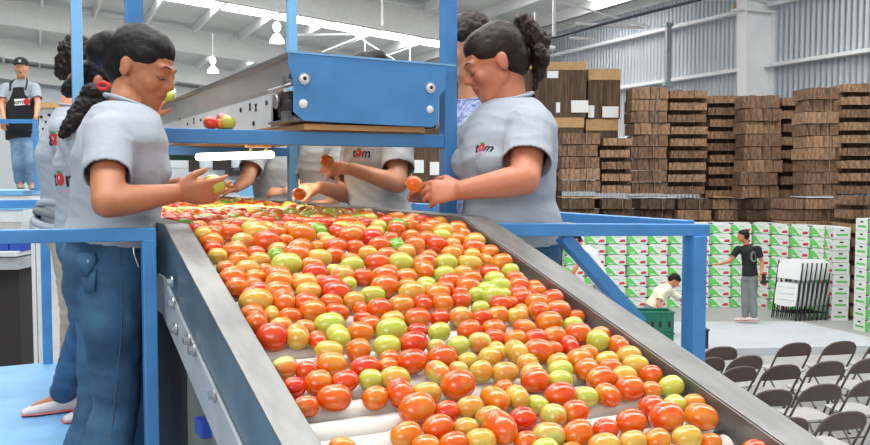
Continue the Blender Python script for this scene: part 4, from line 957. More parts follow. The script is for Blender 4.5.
# ---------- man with cap and apron on the far left platform
hf, hu = pitched(-F0+RT*.35, 8); H = Frame(W(21, 68, 10.8), hf, hu, 1.05)
D = 10.9; up_ = PL
zf = W(25, 188, 10.85).z
b, bs, ax = figure('person', 'man in dark cap, grey T-shirt and black apron behind the far blue rail', Vector((W(22, 188, D).x, W(22, 188, D).y, zf)), W(24, 135, D), W(21, 100, D), W(21, 80, D), H, -F0+RT*.2,
    [(W(6, 88, D), W(2, 105, 10.8), W(4, 119, 10.65), -ZZ-F0*.3, -F0, -1, .4, 1), (W(35, 88, D), W(38, 104, 10.8), W(36, 117, 10.65), -ZZ-F0*.3, -F0, 1, .4, 1)],
    [(W(18, 140, D), W(17, 162, 10.8), W(20, 183, D), -F0+RT*.6), (W(28, 140, D), W(29, 162, 10.8), W(32, 184, D), -F0+RT*.6)], k=1.06, vox=.013, pants='denim_pale', skinm='skin3', wid=.17, dep=.12, it=4, shoes='beige', hem=.02, sleeve=.7)
mb = MB(); mb.ell(H(0, -.01, .06)-bs, (.088, .098, .075), 'blackc', R=H.R()); c1 = H(0, .10, .06)-bs; mb.ell(c1, (.065, .06, .012), 'blackc', R=H.R()); mb.build('baseball_cap', b, True)
mb = MB(); mb.box(H(0, .088, .085)-bs, (.03, .006, .03), 'paper', R=H.R()); mb.build('cap_badge', b)
rt_, f_, u_ = ax
mb = MB(); top = W(21, 89, D); bot = W(22, 139, D)
mb.loft([(bot-bs, .19, .16, rt_, f_), (W(22, 120, D)-bs, .20, .17, rt_, f_), (W(22, 104, D)-bs, .185, .165, rt_, f_), (W(21, 97, D)-bs, .125, .16, rt_, f_), (top-bs, .10, .145, rt_, f_)], 'blackc', n=24)
mb.build('apron', b, True)
mb = MB(); lc = W(26, 104, D)+f_*.172-bs; mb.box(lc, (.18, .006, .08), 'print_white', R=Matrix((rt_, f_, u_)).transposed()); mb.ell(lc-rt_*.055+f_*.004, (.042, .004, .042), 'print_red', R=Matrix((rt_, f_, u_)).transposed()); 
v, f = text_mesh('om', .08); mb.add([lc+rt_*-(x)*-1*1+rt_*.04*-1*-1+u_*y+f_*.006 for x, y, z in [(-a, c_, 0) for a, c_, _ in v]], f, 'ink'); mb.build('printed_logo', b)
mb = MB()
for s in (-1, 1): mb.tube([W(21, 92, D)+rt_*s*.09+f_*.15-bs, W(21, 84, D)+rt_*s*.10+f_*.10-bs, W(21, 79, D)+rt_*s*.07-bs], .010, 'blackc', 6)
mb.build('apron_strap', b)
# ---------- men at the cartons
D = 16.0; hf, hu = pitched(-RT+F0*.5, 8); H = Frame(W(743, 236.5, D), hf, hu, 1.05); zf = .12
p = onz(749, 320, .12); 
fw = -RT+F0*.5
b, bs, ax = figure('person', 'standing man in black T-shirt and grey trousers reaching towards the white cartons', Vector((p.x, p.y, .12)), W(750, 276, D), W(749, 256, D), W(747, 245, D), H, fw,
    [(W(758, 249, 15.8), W(762, 263, 15.8), W(761, 274, 15.7), -ZZ, RT, -1, .5, 1), (W(738, 249, D), W(730, 261, 16), W(720, 264, 15.9), -RT, ZZ, 1, .3, 1)],
    [(W(746, 280, D), W(745, 299, 16.0), W(745, 317, D), fw), (W(753, 280, 15.9), W(753, 299, 15.9), W(754, 317, 15.9), fw)], k=1.05, vox=.015, shirt='blackc', pants='greyp', skinm='skin2', wid=.18, dep=.125, it=4, hem=.0, shoes='shoe')
hair(b, bs, H, CAPH[:3], 'hair_black', vox=.014)
sl = [c for c in b.children if c.name.startswith('shirt')][0]
mb = MB(); vs = [v.co+bs for v in sl.data.vertices]; bv = BVHTree.FromPolygons(vs, [tuple(q.vertices) for q in sl.data.polygons]); pts = []
for i in range(13):
    a = 2*PI*i/12; h, n_, _, _ = bv.ray_cast(EYE, ray(753.5+2.2*math.cos(a), 256.5+5*math.sin(a)).normalized())
    if h: pts.append(h+n_*.006*(1 if n_.dot(EYE-h) > 0 else -1)-bs)
if len(pts) > 3: mb.tube(pts, .018, 'greyp', 6); mb.build('printed_emblem', b)
mb = MB(); c = W(763, 279, 15.7); mb.box(c, (.10, .06, .18), 'black'); mb.box(c+RT*-.03+ZZ*.02, (.05, .065, .12), 'kraft_top'); mb.bar(c-ZZ*.05, c-ZZ*.05+RT*.10, .05, .05, 'black'); tag(mb.build('tape_dispenser', bevel=.01), 'black and tan hand tool held at the hip of the man in black', 'tool')
D = 14.6; hf, hu = pitched(RT-F0*.2, 50); H = Frame(W(674, 281, D), hf, hu, 1.05); fw = RT-F0*.2
b, bs, ax = figure('person', 'crouching man in cream T-shirt bending over the green crate beside the blue post', Vector((W(655, 318, D).x, W(655, 318, D).y, .12)), W(652, 308, D), W(661, 293, D), W(669, 285, D), H, fw,
    [(W(662, 293, 14.35), W(658, 305, 14.25), W(664, 313, 14.2), RT-ZZ, -F0, -1, .4, 1), (W(672, 293, 14.8), W(686, 303, 14.7), W(693, 312, 14.5), RT*.6-ZZ, RT, 1, .4, 1)],
    [(W(652, 309, 14.5), W(666, 314, 14.5), Vector((*W(656, 326, 14.55).xy, .19)), fw), (W(652, 309, 14.75), W(668, 313, 14.8), Vector((*W(658, 325, 14.8).xy, .19)), fw)], k=1.05, vox=.015, shirt='cream', pants='greyp', skinm='skin2', wid=.18, dep=.12, it=4, hem=.0)
hair(b, bs, H, CAPH[:3], 'hair_black', vox=.014)
D = 15.5; hf, hu = pitched(-RT, 20); H = Frame(W(575.5, 240, D), hf, hu, 1.05); fw = -RT-F0*.1
p = onz(592, 335, 0)
b, bs, ax = figure('person', 'man in white shirt bending forward, seen behind the blue diagonal brace', Vector((p.x, p.y, 0)), W(600, 280, D), W(589, 256, D), W(581, 246, D), H, fw,
    [(W(583, 253, 15.3), W(576, 268, 15.2), W(570, 280, 15.2), -ZZ, -F0, 1, .4, 1), (W(585, 253, 15.8), W(574, 270, 15.8), W(568, 282, 15.8), -ZZ, -F0, -1, .4, 1)],
    [(W(600, 284, 15.4), Vector((p.x, p.y-.1, .5)), Vector((p.x+.05, p.y-.1, .07)), fw), (W(600, 284, 15.6), Vector((p.x, p.y+.12, .5)), Vector((p.x+.05, p.y+.12, .07)), fw)], k=1.05, vox=.015, shirt='whitec', pants='greyp', skinm='skin2', wid=.2, dep=.14, it=4, hem=-.05)
hair(b, bs, H, CAPH[:3], 'hair_black', vox=.014)
# ================================================================ BACKGROUND THINGS
def G(px, d, z=0.0): p = EYE+F0*d+RT*((px-435)/FPX*d); return Vector((p.x, p.y, z))
def zy(y, d): return EYE.z-(y-176.0)/FPX*d
CR = -YAW
# ---- stage
mb = MB()
corner = [onz(560, 352, .12), onz(905, 345, .12), onz(800, 321.5, .12), onz(560, 321.5, .12)]
vs = [Vector((c.x, c.y, z)) for z in (.0, .12) for c in corner]
mb.add(vs, [(3, 2, 1, 0), (4, 5, 6, 7), (0, 1, 5, 4), (1, 2, 6, 5), (2, 3, 7, 6), (3, 0, 4, 7)], 'stage')
tag(mb.build('low_stage'), 'low pale grey stage platform behind the rows of brown chairs', 'stage')
# ---- cartons
def carton_mesh():
    mb = MB(); w, d, h = .44, .32, .224
    # tray shape: body with cut-away shoulders
    mb.box((0, 0, h/2), (w, d, h), 'carton_white')
    for s in (-1, 1):
        y = s*(d/2+.001)
        def P(pts, m, e=0): mb.add([(x*w if s < 0 else -x*w, y+s*e, z*h) for x, z in pts], [tuple(range(len(pts)))], m)
        P([(-.5, 0), (.16, 0), (-.02, .16), (-.16, .52), (-.30, .78), (-.5, .86)], 'carton_green')
        P([(-.5, .86), (-.5, 1), (-.36, 1), (-.40, .90)], 'carton_black', .001); P([(.36, 1), (.5, 1), (.5, .84), (.45, .92)], 'carton_black', .001)
        P([(.14, .20), (.20, .14), (.40, .16), (.46, .24), (.42, .42), (.22, .40)], 'carton_red', .001)
        P([(-.34, .10), (-.12, .10), (-.12, .20), (-.34, .20)], 'carton_white', .001)
        P([(-.1, .62), (.2, .56), (.2, .62), (-.1, .68)], 'carton_green', .001)
    for s in (-1, 1):
        x = s*(w/2+.001); fl = (1 if s > 0 else -1)
        mb.add([(x, -d*.35, .06), (x, d*.35, .06), (x, d*.35, .10), (x, -d*.35, .10)], [(0, 1, 2, 3)[::fl]], 'carton_green')
        mb.add([(x, -d*.12, .15), (x, d*.12, .15), (x, d*.12, .18), (x, -d*.12, .18)], [(0, 1, 2, 3)[::fl]], 'carton_black')
    o = mb.build('tomato_carton'); return o
c0 = carton_mesh(); used = False
crng = random.Random(5)
HH = .231; cols = []
Dc = 18.7
for k in range(9): cols.append((W(750-10.3-20.7*k, 176, Dc), CR, 0))
cols.reverse()
p0 = G(751, Dc); p1 = G(834, 17.15); dv = (p1-p0); L = dv.length; dv.normalize(); ang = math.atan2(dv.y, dv.x)
for k in range(4): q = p0+dv*(.25+.455*k)+Vector((dv.y, -dv.x, 0))*-.16; cols.append((q, ang, 0))
q = G(838, 17.05); cols.append((q, CR-.05, 1))
nc = len(cols)
for ci, (q, a, e) in enumerate(cols):
    for r in range(8):
        if not used: o = c0; used = True
        else: o = c0.copy(); COL.objects.link(o)
        o.location = (q.x+crng.uniform(-.008, .008), q.y+crng.uniform(-.012, .012), r*HH); o.rotation_euler = (0, 0, a+crng.uniform(-.03, .03)+(PI/2 if e else 0))
        tag(o, 'white-green tomato carton, %s from top, %s column from the right end' % (ORD[7-r], ORD[nc-1-ci]), 'carton', 'tomato cartons stacked as a wall behind the stage')
q = G(873, 15.8)
for r in range(9):
    o = c0.copy(); COL.objects.link(o); o.location = (q.x, q.y, r*HH); o.rotation_euler = (0, 0, CR+.2)
    tag(o, 'green printed carton cut by the right edge of the picture, %s from the top' % ORD[8-r], 'carton', 'cartons at the right picture edge')
# ---- bundles of flattened cardboard
def bundle_mesh(q, m):
    rg = random.Random(q); mb = MB(); n = rg.choice((5, 6, 7)); x = -.5
    ws = [rg.uniform(.7, 1.3) for _ in range(n)]; t = sum(ws)
    for w in ws:
        w /= t; dy = rg.uniform(-.03, .03); dz = rg.uniform(-.06, .03)
        mb.box((x+w/2, dy, .5+dz/2), (w*.94, 1, 1+dz), m); x += w
    mb.box((rg.uniform(-.2, .2), 0, .5), (.012, 1.08, 1.01), 'strap')
    me = mb.build('x').data; return me
def mk(ms, m): 
    out = []
    for q in ms:
        me = bundle_mesh(q, m); out.append(me)
    return out
M['strap'] = mat('pale_strap', srgb(150,132,112), .7)
BM = {m: mk(range(3), m) for m in ('card', 'card_light', 'card_dark')}
for o in [o for o in COL.objects if o.name.startswith('x')]: bpy.data.objects.remove(o)
brng = random.Random(11)
def bundle(px, d, y0, y1, wpx, dep, m, rot=0.0, label=None, group=None, back=0.0):
    rot = rot+brng.uniform(-.10, .10); me = brng.choice(BM[m]); o = bpy.data.objects.new('cardboard_bundle', me); COL.objects.link(o)
    z0 = zy(y1, d); z1 = zy(y0, d); w = wpx/FPX*d
    p = G(px, d+dep/2+back); o.location = (p.x, p.y, z0); o.scale = (w, dep, z1-z0); o.rotation_euler = (0, 0, CR+rot)
    tag(o, label, 'cardboard', group); return o
def stack(cols_, label, layers, group, rot=0.0):
    # cols_: (px left, px right, y top, y bottom, depth d, alternating?)
    for ci, (xa, xb, ya, yb, d, alt) in enumerate(cols_):
        h = (yb-ya)/layers
        side = ['left', 'middle', 'right'][ci] if len(cols_) == 3 else ['left', 'right'][ci] if len(cols_) == 2 else 'only'
        for k in range(layers):
            y0 = ya+k*h; j = brng.uniform(-1.3, 1.3)
            lab = 'flattened-box bundle, %s layer down, %s column of the %s' % (ORD[k], side, label)
            if alt: bundle((xa+xb)/2+j*.4, d, y0+h*.36 if alt > 0 else y0, y0+h*.98 if alt > 0 else y0+h*.5, (xb-xa)*1.02, .75, 'card_light' if (k+ci) % 3 else 'card', rot, lab, group)
            else: bundle((xa+xb)/2+j*1.3, d+brng.uniform(-.06, .06), y0+.1, y0+h*.96, (xb-xa)*.98, .75, brng.choice(('card', 'card_light', 'card')), rot, lab, group)
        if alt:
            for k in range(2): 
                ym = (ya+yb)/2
                bundle((xa+xb)/2, d+.32, ya+h*.4 if k == 0 else ym, ym if k == 0 else yb, (xb-xa)*1.05, .6, 'card_dark', rot, 'shade-dark recess filler, %s half, %s column of the %s' % ('upper' if k == 0 else 'lower', side, label), group)  # dark filler colour stands in for the shaded gaps between layers
D1 = 20.6
stack([(627, 664, 88, 194, D1, 0), (664, 701, 87, 194, D1+.05, 1), (702, 736, 92, 198, D1+.35, 1)], 'big stack straight behind the blue post', 9, 'flattened boxes in the big middle stack')
stack([(737, 774, 96, 198, D1-.7, 0), (774, 799, 93, 198, D1-.5, 1)], 'narrow stack between the two big ones', 8, 'flattened boxes in the narrow stack')
stack([(797, 832, 88, 196, D1-2.2, 0), (832, 872, 80, 194, D1-2.4, 1)], 'big stack at the right picture edge', 9, 'flattened boxes in the right stack')
stack([(558, 597, 133, 192, D1-1.0, 0), (598, 627, 134, 193, D1-.9, 1)], 'low stack right of the ponytailed woman', 5, 'flattened boxes in the low left stack')
# lower tier
lt = [(560, 596), (597, 630), (631, 668), (669, 706), (707, 742), (743, 775), (776, 797), (798, 834), (835, 874)]
for i, (xa, xb) in enumerate(lt):
    d = (D1-1.05 if i < 2 else D1-.15 if i < 5 else D1-.9 if i < 7-1 else D1-2.5); w = xb-xa; dp_ = 1.0 if 1 < i < 5 else .75
    for k in range(3):
        bundle((xa+xb)/2+brng.uniform(-2, 2), d+brng.uniform(-.1, .1), 199+k*11, 209+k*11, w*brng.uniform(.9, 1.0), dp_, brng.choice(('card', 'card_light', 'card_dark')), 0, 'flattened boxes of the lower tier, %s layer down, %s pile from the left' % (ORD[k], ORD[i]), 'flattened boxes of the lower tier')
    z1 = zy(232, d); p = G((xa+xb)/2, d+dp_/2); o = bpy.data.objects.new('cardboard_bundle', BM['card_dark'][i % 3]); COL.objects.link(o); o.location = (p.x, p.y, 0); o.scale = (w/FPX*d, dp_, z1); o.rotation_euler = (0, 0, CR)
    tag(o, 'tall cardboard pile on the floor under the lower tier, %s from the left' % ORD[i], 'cardboard', 'cardboard piles behind the carton wall')
    if i in (0, 2, 4, 7):
        mb = MB(); d2 = d+.5; w2 = (w*2+3)/FPX*d; w2 = w/FPX*d*1.05; mb.box((0, 0, 0), (w2, dp_+.1, .02), 'machine' if i in (2, 7) else 'kraft_top')
        p = G((xa+xb)/2, d+dp_/2); o = mb.build('slip_sheet', loc=(p.x, p.y, zy(197.3, d)), R=(0, 0, CR)); tag(o, 'pale slip sheet between cardboard tiers, %s from the left' % ORD[i//2], 'sheet', 'slip sheets between the cardboard tiers')
for k in range(9):
    bundle(852+brng.uniform(-1.5, 1.5), 16.95, 196+k*14, 205+k*14 if k % 1 == 0 else 0, 19, .7, brng.choice(('card', 'card_light')), .1, 'flattened boxes between the carton wall and the picture edge, %s from the top' % ORD[k], 'flattened boxes right of the carton wall')
for k in range(2): bundle(853, 17.2, 200+k*60, 260+k*58, 21, .6, 'card_dark', .1, 'dark cardboard pile right of the carton wall, %s part' % ('upper' if k == 0 else 'lower'), 'flattened boxes right of the carton wall')
# kraft loads with white labels
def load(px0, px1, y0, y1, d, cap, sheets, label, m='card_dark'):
    w = (px1-px0)/FPX*d; z0 = zy(y1, d); h = zy(y0, d)-z0; p = G((px0+px1)/2, d+.55)
    t = empty('cardboard_load', (p.x, p.y, z0), CR); tag(t, label, 'cardboard', 'tall cardboard loads with paper labels')
    ch = cap/FPX*d; mb = MB(); n_ = max(3, int(w/.11)); 
    for i in range(n_): x = -w/2+w*(i+.5)/n_; mb.box((x, brng.uniform(-.02, .02), (h-ch)/2), (w/n_*.975, 1.08, h-ch), m)
    mb.build('box_pack', t)
    mb = MB(); mb.box((0, 0, h-ch/2), (w*1.01, 1.12, ch), 'kraft_top'); mb.build('top_tray', t, bevel=.01)
    for (a, b_, c, e_) in sheets:
        mb = MB(); x0 = ((a+b_)/2-(px0+px1)/2)/FPX*d; mb.box((x0, -.57, zy((c+e_)/2, d)-z0), ((b_-a)/FPX*d, .008, (e_-c)/FPX*d), 'paper'); mb.build('paper_label', t)
DK = 20.9
load(531, 582, 63, 118, DK, 8, [(543, 554, 72, 79), (552, 556, 103, 113), (567, 584, 101, 113)], 'tall dark cardboard load with pale tray on top, just behind the ponytail')
load(583, 615, 70, 119, DK+.2, 11, [(597, 613, 107, 118), (583, 589, 106, 118)], 'cardboard load with a deep tan tray, left of the drainpipe and the ribbed wall')
load(533, 580, 118, 172, DK, 10, [(562, 577, 154, 165)], 'second-tier dark cardboard load right of the woman\'s sleeve')
load(581, 613, 119, 174, DK+.25, 12, [], 'second-tier cardboard load with tan tray under the deep-tray one')
load(533, 559, 172, 293, DK+.1, 4, [(543, 552, 174, 186)], 'lower cardboard load between the blue rail and the woman\'s back')
load(452, 530, 62, 118, DK+.1, 8, [(480, 492, 100, 112)], 'cardboard load hidden behind the ponytailed woman, upper')
load(452, 530, 118, 293, DK+.1, 8, [(500, 512, 160, 172)], 'cardboard load hidden behind the ponytailed woman, lower')
load(380, 411, 120, 187, DK-1, 6, [(388, 398, 164, 176), (400, 409, 160, 172)], 'dark cardboard load seen under the blue plate, left of the pair')
load(412, 448, 120, 187, DK-1, 6, [(414, 424, 160, 173), (430, 440, 162, 175)], 'dark cardboard load seen beside the blue post, right of the pair')
load(380, 448, 190, 299, DK-1, 3, [(385, 398, 196, 204)], 'bottom cardboard load seen past the sorter\'s elbow')
mb = MB(); p = G(414, DK-.45); 
for z in (.0, .07): mb.box((0, 0, z), (1.6, 1.15, .02), 'kraft_top')
for x in (-.74, -.3, .1, .5, .74): mb.box((x, 0, .035), (.09, 1.1, .05), 'kraft_top')
tag(mb.build('wooden_pallet', loc=(p.x, p.y, zy(190, DK-1)+.01), R=(0, 0, CR)), 'wooden pallet between cardboard loads left of the tall blue post', 'pallet')
# ---- green crates and blue basket
def crate(m, w, d, h, name, label, loc, rz, cat='crate', group=None):
    t = empty(name, loc, rz); tag(t, label, cat, group)
    mb = MB(); th = .012
    mb.box((0, 0, .01), (w, d, .02), m)
    for s in (-1, 1):
        mb.box((s*(w/2-th/2), 0, h/2), (th, d, h), m); mb.box((0, s*(d/2-th/2), h/2), (w-2*th, th, h), m)
        n_ = 6
        for i in range(n_+1): mb.box((-w/2+w*i/n_, s*(d/2+.004), h/2), (.014, .012, h*.94), m)
        for i in range(4): mb.box((s*(w/2+.004), -d/2+d*i/3, h/2), (.012, .014, h*.94), m)
        for i in range(4): mb.box((-w/2+w*(i*1.5+.75)/n_, s*(d/2+.0015), h*.40), (w/n_*.66, .004, h*.30), 'dark')
    mb.build('body', t, bevel=.002)
    mb = MB()
    for s in (-1, 1): mb.box((0, s*(d/2), h), (w+.05, .035, .03), m); mb.box((s*(w/2), 0, h), (.035, d+.05, .03), m)
    mb.build('rim', t, bevel=.004); return t
dg_ = 13.3; p = G(655, dg_); zb = .12
crate('crate_green', .52, .36, .31, 'plastic_crate', 'green plastic crate on the stage under another one, left of the blue rail post', (p.x, p.y, zb), CR, group=None)
crate('crate_green', .52, .36, .31, 'plastic_crate', 'upper green plastic crate in front of the crouching man', (p.x, p.y, zb+.325), CR)
p = G(699, 13.6); t = crate('navy', .27, .26, .30, 'basket', 'small navy blue basket on the stage right of the blue rail post', (p.x, p.y, .12), CR, 'basket')
mb = MB(); mb.ell((p.x, p.y, .44), (.07, .05, .06), 'paper'); mb.ell((p.x+.05, p.y-.02, .43), (.04, .04, .03), 'tan'); tag(mb.build('crumpled_paper', smooth=True), 'crumpled pale paper on top of the navy basket', 'paper')
# ---- brown folding chairs
def brown_chair():
    t = empty('folding_chair', (0, 0, 0)); w = .235
    def top(a): return (a, 0, 0)
    # front-leg / back tube: from floor in front, up and back, over the top in a flat arc
    fr = [(-w, .30, .0), (-w, .10, .40), (-w, -.035, .62), (-w*.975, -.075, .69), (-w*.87, -.10, .742), (-w*.68, -.117, .778), (-w*.4, -.124, .798), (0, -.128, .805), (w*.4, -.124, .798), (w*.68, -.117, .778), (w*.87, -.10, .742), (w*.975, -.075, .69), (w, -.035, .62), (w, .10, .40), (w, .30, .0)]
    mb = MB(); mb.tube(fr, .0125, 'chair_rim', 8); mb.tube([(-w, .25, .10), (w, .25, .10)], .009, 'chair_rim', 8); mb.build('tube_frame', t, True)
    # pressed back panel
    mb = MB(); N_ = 13; vs = []; fs = []
    for i in range(N_):
        u = -1+2*i/(N_-1); x = u*w*.97; zt = .799-.27*max(0, abs(u)-.35)**2; cv = -.022*(1-u*u)
        for (z, e) in ((.625, 0), (.665, 0), (zt, 0)):
            y = -.02-(z-.585)*.47+cv*(.6 if z > .6 else 1); vs.append((x, y, z)); vs.append((x, y-.012, z+.002))
    for i in range(N_-1):
        a = 6*i; b_ = a+6
        for j in range(2): fs.append((a+2*j, b_+2*j, b_+2*j+2, a+2*j+2)); fs.append((a+2*j+1, a+2*j+3, b_+2*j+3, b_+2*j+1))
        fs.append((a, a+1, b_+1, b_)); fs.append((a+4, b_+4, b_+5, a+5))
    fs += [(0, 2, 3, 1), (2, 4, 5, 3), (6*(N_-1), 6*(N_-1)+1, 6*(N_-1)+3, 6*(N_-1)+2), (6*(N_-1)+2, 6*(N_-1)+3, 6*(N_-1)+5, 6*(N_-1)+4)]
    mb.add(vs, fs, 'chair_brown'); mb.build('backrest', t, True)
    mb = MB(); sq_ = [(-.20, -.02), (-.21, .30), (-.17, .37), (.17, .37), (.21, .30), (.20, -.02), (.15, -.06), (-.15, -.06)]
    mb.prism(sq_, .425, .445, 'seatpan'); mb.build('seat', t, bevel=.006)
    for s in (-1, 1):
        mb = MB(); mb.tube([(s*.205, .22, .42), (s*.215, -.02, .22), (s*.22, -.20, 0)], .011, 'chair_rim', 8); mb.ell((s*.22, -.205, .01), (.016, .016, .012), 'black'); mb.build('rear_leg', t, True)
    mb = MB(); mb.tube([(-.215, -.10, .13), (.215, -.10, .13)], .008, 'chair_rim', 8); mb.build('stretcher', t, True)
    return t
ch0 = brown_chair(); first = True
ROT = -math.atan2(FPX, 3415.0)     # chair rows turn a little against the view
spots = [(722, 347, 0, 'brown folding chair, leftmost of the back row by the stage'), (710, 358, .1, 'brown folding chair cut by the conveyor rail near the stage, second row'), (748, 356, .08, 'brown folding chair left of the aisle gap in the second row'),
         (741, 367, .1, 'brown folding chair in the third row, touching the conveyor rail'), (797, 343, 0, 'brown folding chair alone under the stage edge, back row left of its neighbour'), (842.5, 341.5, 0, 'brown folding chair in the back row, second from the right picture edge'), (887, 340, 0, 'brown folding chair at the right picture edge in the back row'),
         (784, 365, 0, 'brown folding chair in the middle row, just right of the third-row rail chair'), (829, 361.5, 0, 'brown folding chair in the middle of the middle row'), (872, 358.5, 0, 'brown folding chair at the right picture edge in the middle row'),
         (774, 390, 0, 'brown folding chair in the row before the nearest, against the rail'), (824, 384.5, 0, 'brown folding chair centred in the row before the nearest'), (874, 380, 0, 'brown folding chair at the right picture edge, row before the nearest'),
         (788, 418, 0, 'brown folding chair in the nearest row, half hidden by the conveyor rail'), (847, 412, 0, 'brown folding chair in the nearest row, in full view at lower right'), (700, 345, 0, 'brown folding chair mostly hidden behind the rail at the far left of the rows')]
spots = spots[:-1]
for px, py, dr, lab in spots:
    if first: t = ch0; first = False
    else: t = copy_tree(ch0)
    p = onz(px, py, .806); fd = Matrix.Rotation(dr, 3, 'Z') @ (F0*3415-RT*860).normalized()
    t.rotation_euler = (0, 0, math.atan2(fd.y, fd.x)-PI/2); t.location = (p.x+fd.x*.12, p.y+fd.y*.12, 0)
    tag(t, lab, 'chair', 'brown folding chairs in rows')
# ---- stack of folded white chairs
def white_chair():
    t = empty('folded_chair', (0, 0, 0)); 
    mb = MB(); ol = [(-.22, .80), (-.225, 1.06), (-.19, 1.15), (-.10, 1.18), (.10, 1.18), (.19, 1.15), (.225, 1.06), (.22, .80)]
    mb.prism(ol, -.03, -.005, 'chair_white', lambda v: Vector((v.x, v.z, v.y))); mb.build('backrest', t, bevel=.006)
    mb = MB(); ol = [(-.20, .30), (-.215, .50), (-.20, .72), (.20, .72), (.215, .50), (.20, .30), (.12, .27), (-.12, .27)]
    mb.prism(ol, -.045, -.02, 'chair_white', lambda v: Vector((v.x, v.z, v.y))); 
    for z in (.40, .52, .64): mb.box((0, -.048, z), (.32, .006, .02), 'machine')
    mb.build('seat', t, bevel=.006)
    for s in (-1, 1):
        mb = MB(); mb.tube([(s*.235, .01, 0), (s*.235, .0, .6), (s*.23, -.01, 1.14)], .014, 'chair_leg', 8); mb.tube([(s*.215, .05, .02), (s*.215, .03, .45), (s*.215, -.01, .75)], .013, 'chair_leg', 8); mb.build('leg', t, True)
    mb = MB(); mb.tube([(-.235, .012, .15), (.235, .012, .15)], .010, 'chair_leg', 8); mb.build('stretcher', t, True)
    return t
wc = white_chair(); NW = 8
for i in range(NW):
    t = wc if i == 0 else copy_tree(wc)
    px = 786+i*4.3; p = G(px, 16.9+.03*i); t.location = (p.x, p.y, 0.005); t.rotation_euler = (-.16-.015*i, .05, CR-.75-.03*i); t.scale = (1.02,)*3
    tag(t, 'white folded chair in the leaning stack by the carton wall, %s' % ('leftmost, its seat fully seen' if i == 0 else 'rightmost' if i == NW-1 else ORD[i]+' from the left'), 'chair', 'folded white chairs leaning together')
# ---- far man's platform and machines on the left
pf = empty('raised_platform', G(15, 10.9, 0)); tag(pf, 'high white and blue platform where the man in the apron stands', 'platform')
mb = MB(); Dp = 10.9; zt = zf_ = zy(190.5, 10.85)
pc = G(8, 11.3); R_ = Matrix.Rotation(CR, 3, 'Z')
mb.box((pc.x, pc.y, zt-.03), (.95, 1.2, .06), 'blue_light', R_); child(mb.build('deck'), pf)
mb = MB(); mb.box((pc.x, pc.y, zt-.13), (.92, 1.15, .13), 'white', R_); child(mb.build('skirt'), pf)
mb = MB(); mb.box((pc.x, pc.y, zt-.22), (.95, 1.2, .05), 'blue', R_); child(mb.build('lower_beam'), pf)
for px in (-22, 40):
    for dd in (10.8, 11.8): mb = MB(); q = G(px, dd); mb.box((q.x, q.y, (zt-.2)/2), (.07, .07, zt-.2), 'white', R_); child(mb.build('leg'), pf)
rl = empty('guard_rail', G(15, 10.6, zt)); tag(rl, 'pale blue rail the man in the apron rests his hands on', 'railing')
za = zy(121.5, 10.6)
mb = MB(); mb.bar(G(-30, 10.62, za), G(37.5, 10.62, za), .05, .05, 'blue'); child(mb.build('rail_bar'), rl)
mb = MB(); mb.bar(G(37, 10.62, zt), G(37, 10.62, za+.02), .06, .06, 'blue', up=(0, 1, 0)); child(mb.build('post'), rl)
mb = MB(); mb.bar(G(-28, 10.62, zt), G(-28, 10.62, za), .05, .05, 'blue', up=(0, 1, 0)); child(mb.build('post'), rl)
def boxat(mb, x0, x1, y0, y1, d, dep, m):
    p = G((x0+x1)/2, d+dep/2); z0, z1 = zy(y1, d), zy(y0, d); mb.box((p.x, p.y, (z0+z1)/2), ((x1-x0)/FPX*d, dep, z1-z0), m, R_)
wb = empty('work_bench', G(5, 8.6)); tag(wb, 'grey work bench behind the blue rail at the left picture edge', 'bench')
mb = MB(); boxat(mb, -40, 31, 252, 257, 8.6, .65, 'machine'); child(mb.build('bench_top', bevel=.004), wb)
mb = MB(); boxat(mb, -40, 30, 258, 270, 8.65, .55, 'galv'); child(mb.build('apron_panel'), wb)
mb = MB(); boxat(mb, -40, 27, 270, 440, 8.8, .4, 'dark'); child(mb.build('dark_base'), wb)
for x in (31, 36): 
    mb = MB(); boxat(mb, x, x+4, 240, 440, 8.6, .05, 'machine'); child(mb.build('upright'), wb)
for x0, x1, nm in ((2, 13, 'left'), (14, 27, 'right')):
    mb = MB(); boxat(mb, x0, x1, 242, 251.5, 8.7, .25, 'binblue'); boxat(mb, x0+.8, x1-.8, 241.6, 243, 8.72, .2, 'navy'); tag(mb.build('storage_bin', bevel=.006), 'bright blue bin on the grey bench at the left edge, %s of two' % nm, 'bin')
mb = MB(); boxat(mb, -40, 42, 210, 222, 9.3, .8, 'machine'); boxat(mb, -40, 42, 205, 210, 9.28, .85, 'blue_light'); boxat(mb, 30, 34, 222, 450, 9.5, .06, 'galv'); boxat(mb, -30, -26, 222, 450, 9.5, .06, 'galv')
tag(mb.build('side_conveyor', bevel=.004), 'white and pale blue side conveyor below the man in the apron', 'conveyor')
mb = MB(); boxat(mb, 10, 30, 318, 322, 8.3, .3, 'galv'); 
for x in (11, 28): boxat(mb, x, x+1.5, 322, 470, 8.35, .02, 'galv')
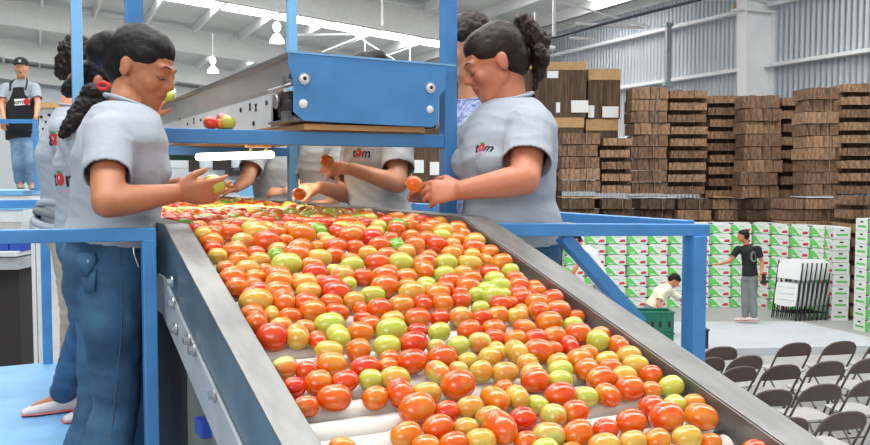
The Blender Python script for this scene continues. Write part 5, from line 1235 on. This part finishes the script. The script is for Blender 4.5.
mb.box(G(20, 8.4, .9), (.15, .15, .03), 'machine', R_)
# machines seen through the gap under the overhead conveyor
mc = empty('packing_machine', G(245, 13)); tag(mc, 'pale grey packing machine seen under the tube lamp', 'machine')
mb = MB(); boxat(mb, 165, 250, 150, 168, 13, 1.0, 'machine'); boxat(mb, 212, 262, 168, 200, 13.1, .9, 'white'); boxat(mb, 213, 256, 200, 400, 13.2, .8, 'galv'); child(mb.build('housing', bevel=.01), mc)
mb = MB(); boxat(mb, 214, 232, 160, 170, 12.95, .1, 'dark'); boxat(mb, 226, 252, 170, 176, 12.95, .1, 'dark'); boxat(mb, 190, 200, 156, 172, 12.95, .1, 'dark'); child(mb.build('opening'), mc)
mb = MB(); boxat(mb, 218, 262, 180, 186, 12.9, .3, 'blue_light'); child(mb.build('feed_table'), mc)
mb = MB(); boxat(mb, 245, 300, 184, 196, 11.5, .8, 'blue_light'); boxat(mb, 240, 305, 196, 204, 11.5, .9, 'machine'); boxat(mb, 243, 247, 204, 400, 11.6, .1, 'galv'); boxat(mb, 298, 302, 204, 400, 11.6, .1, 'galv')
tag(mb.build('feed_conveyor', bevel=.005), 'pale blue feed conveyor behind the furthest sorter', 'conveyor')
mb = MB(); mb.ell(G(256, 11.6, zy(181, 11.5)+.0), (.16, .13, .09), 'navy'); tag(mb.build('dark_cloth', smooth=True), 'dark bundled cloth on the pale blue feed conveyor', 'cloth')
# far wall machinery between the far man and the printed shirt
mm = empty('tall_machine', G(52, 22)); tag(mm, 'tall pale machine far behind, right of the man in the apron', 'machine')
mb = MB(); boxat(mb, 30, 66, 108, 330, 22, 1.2, 'machine'); child(mb.build('cabinet', bevel=.02), mm)
mb = MB()
for x, y in ((42, 116), (47, 121), (44, 128), (50, 114)): mb = MB(); boxat(mb, x, x+2.2, y, y+2.5, 21.95, .05, 'dark'); child(mb.build('vent_hole'), mm)

mb = MB(); boxat(mb, 26, 72, 103, 108, 21.9, 1.4, 'tan'); child(mb.build('top_rail'), mm)
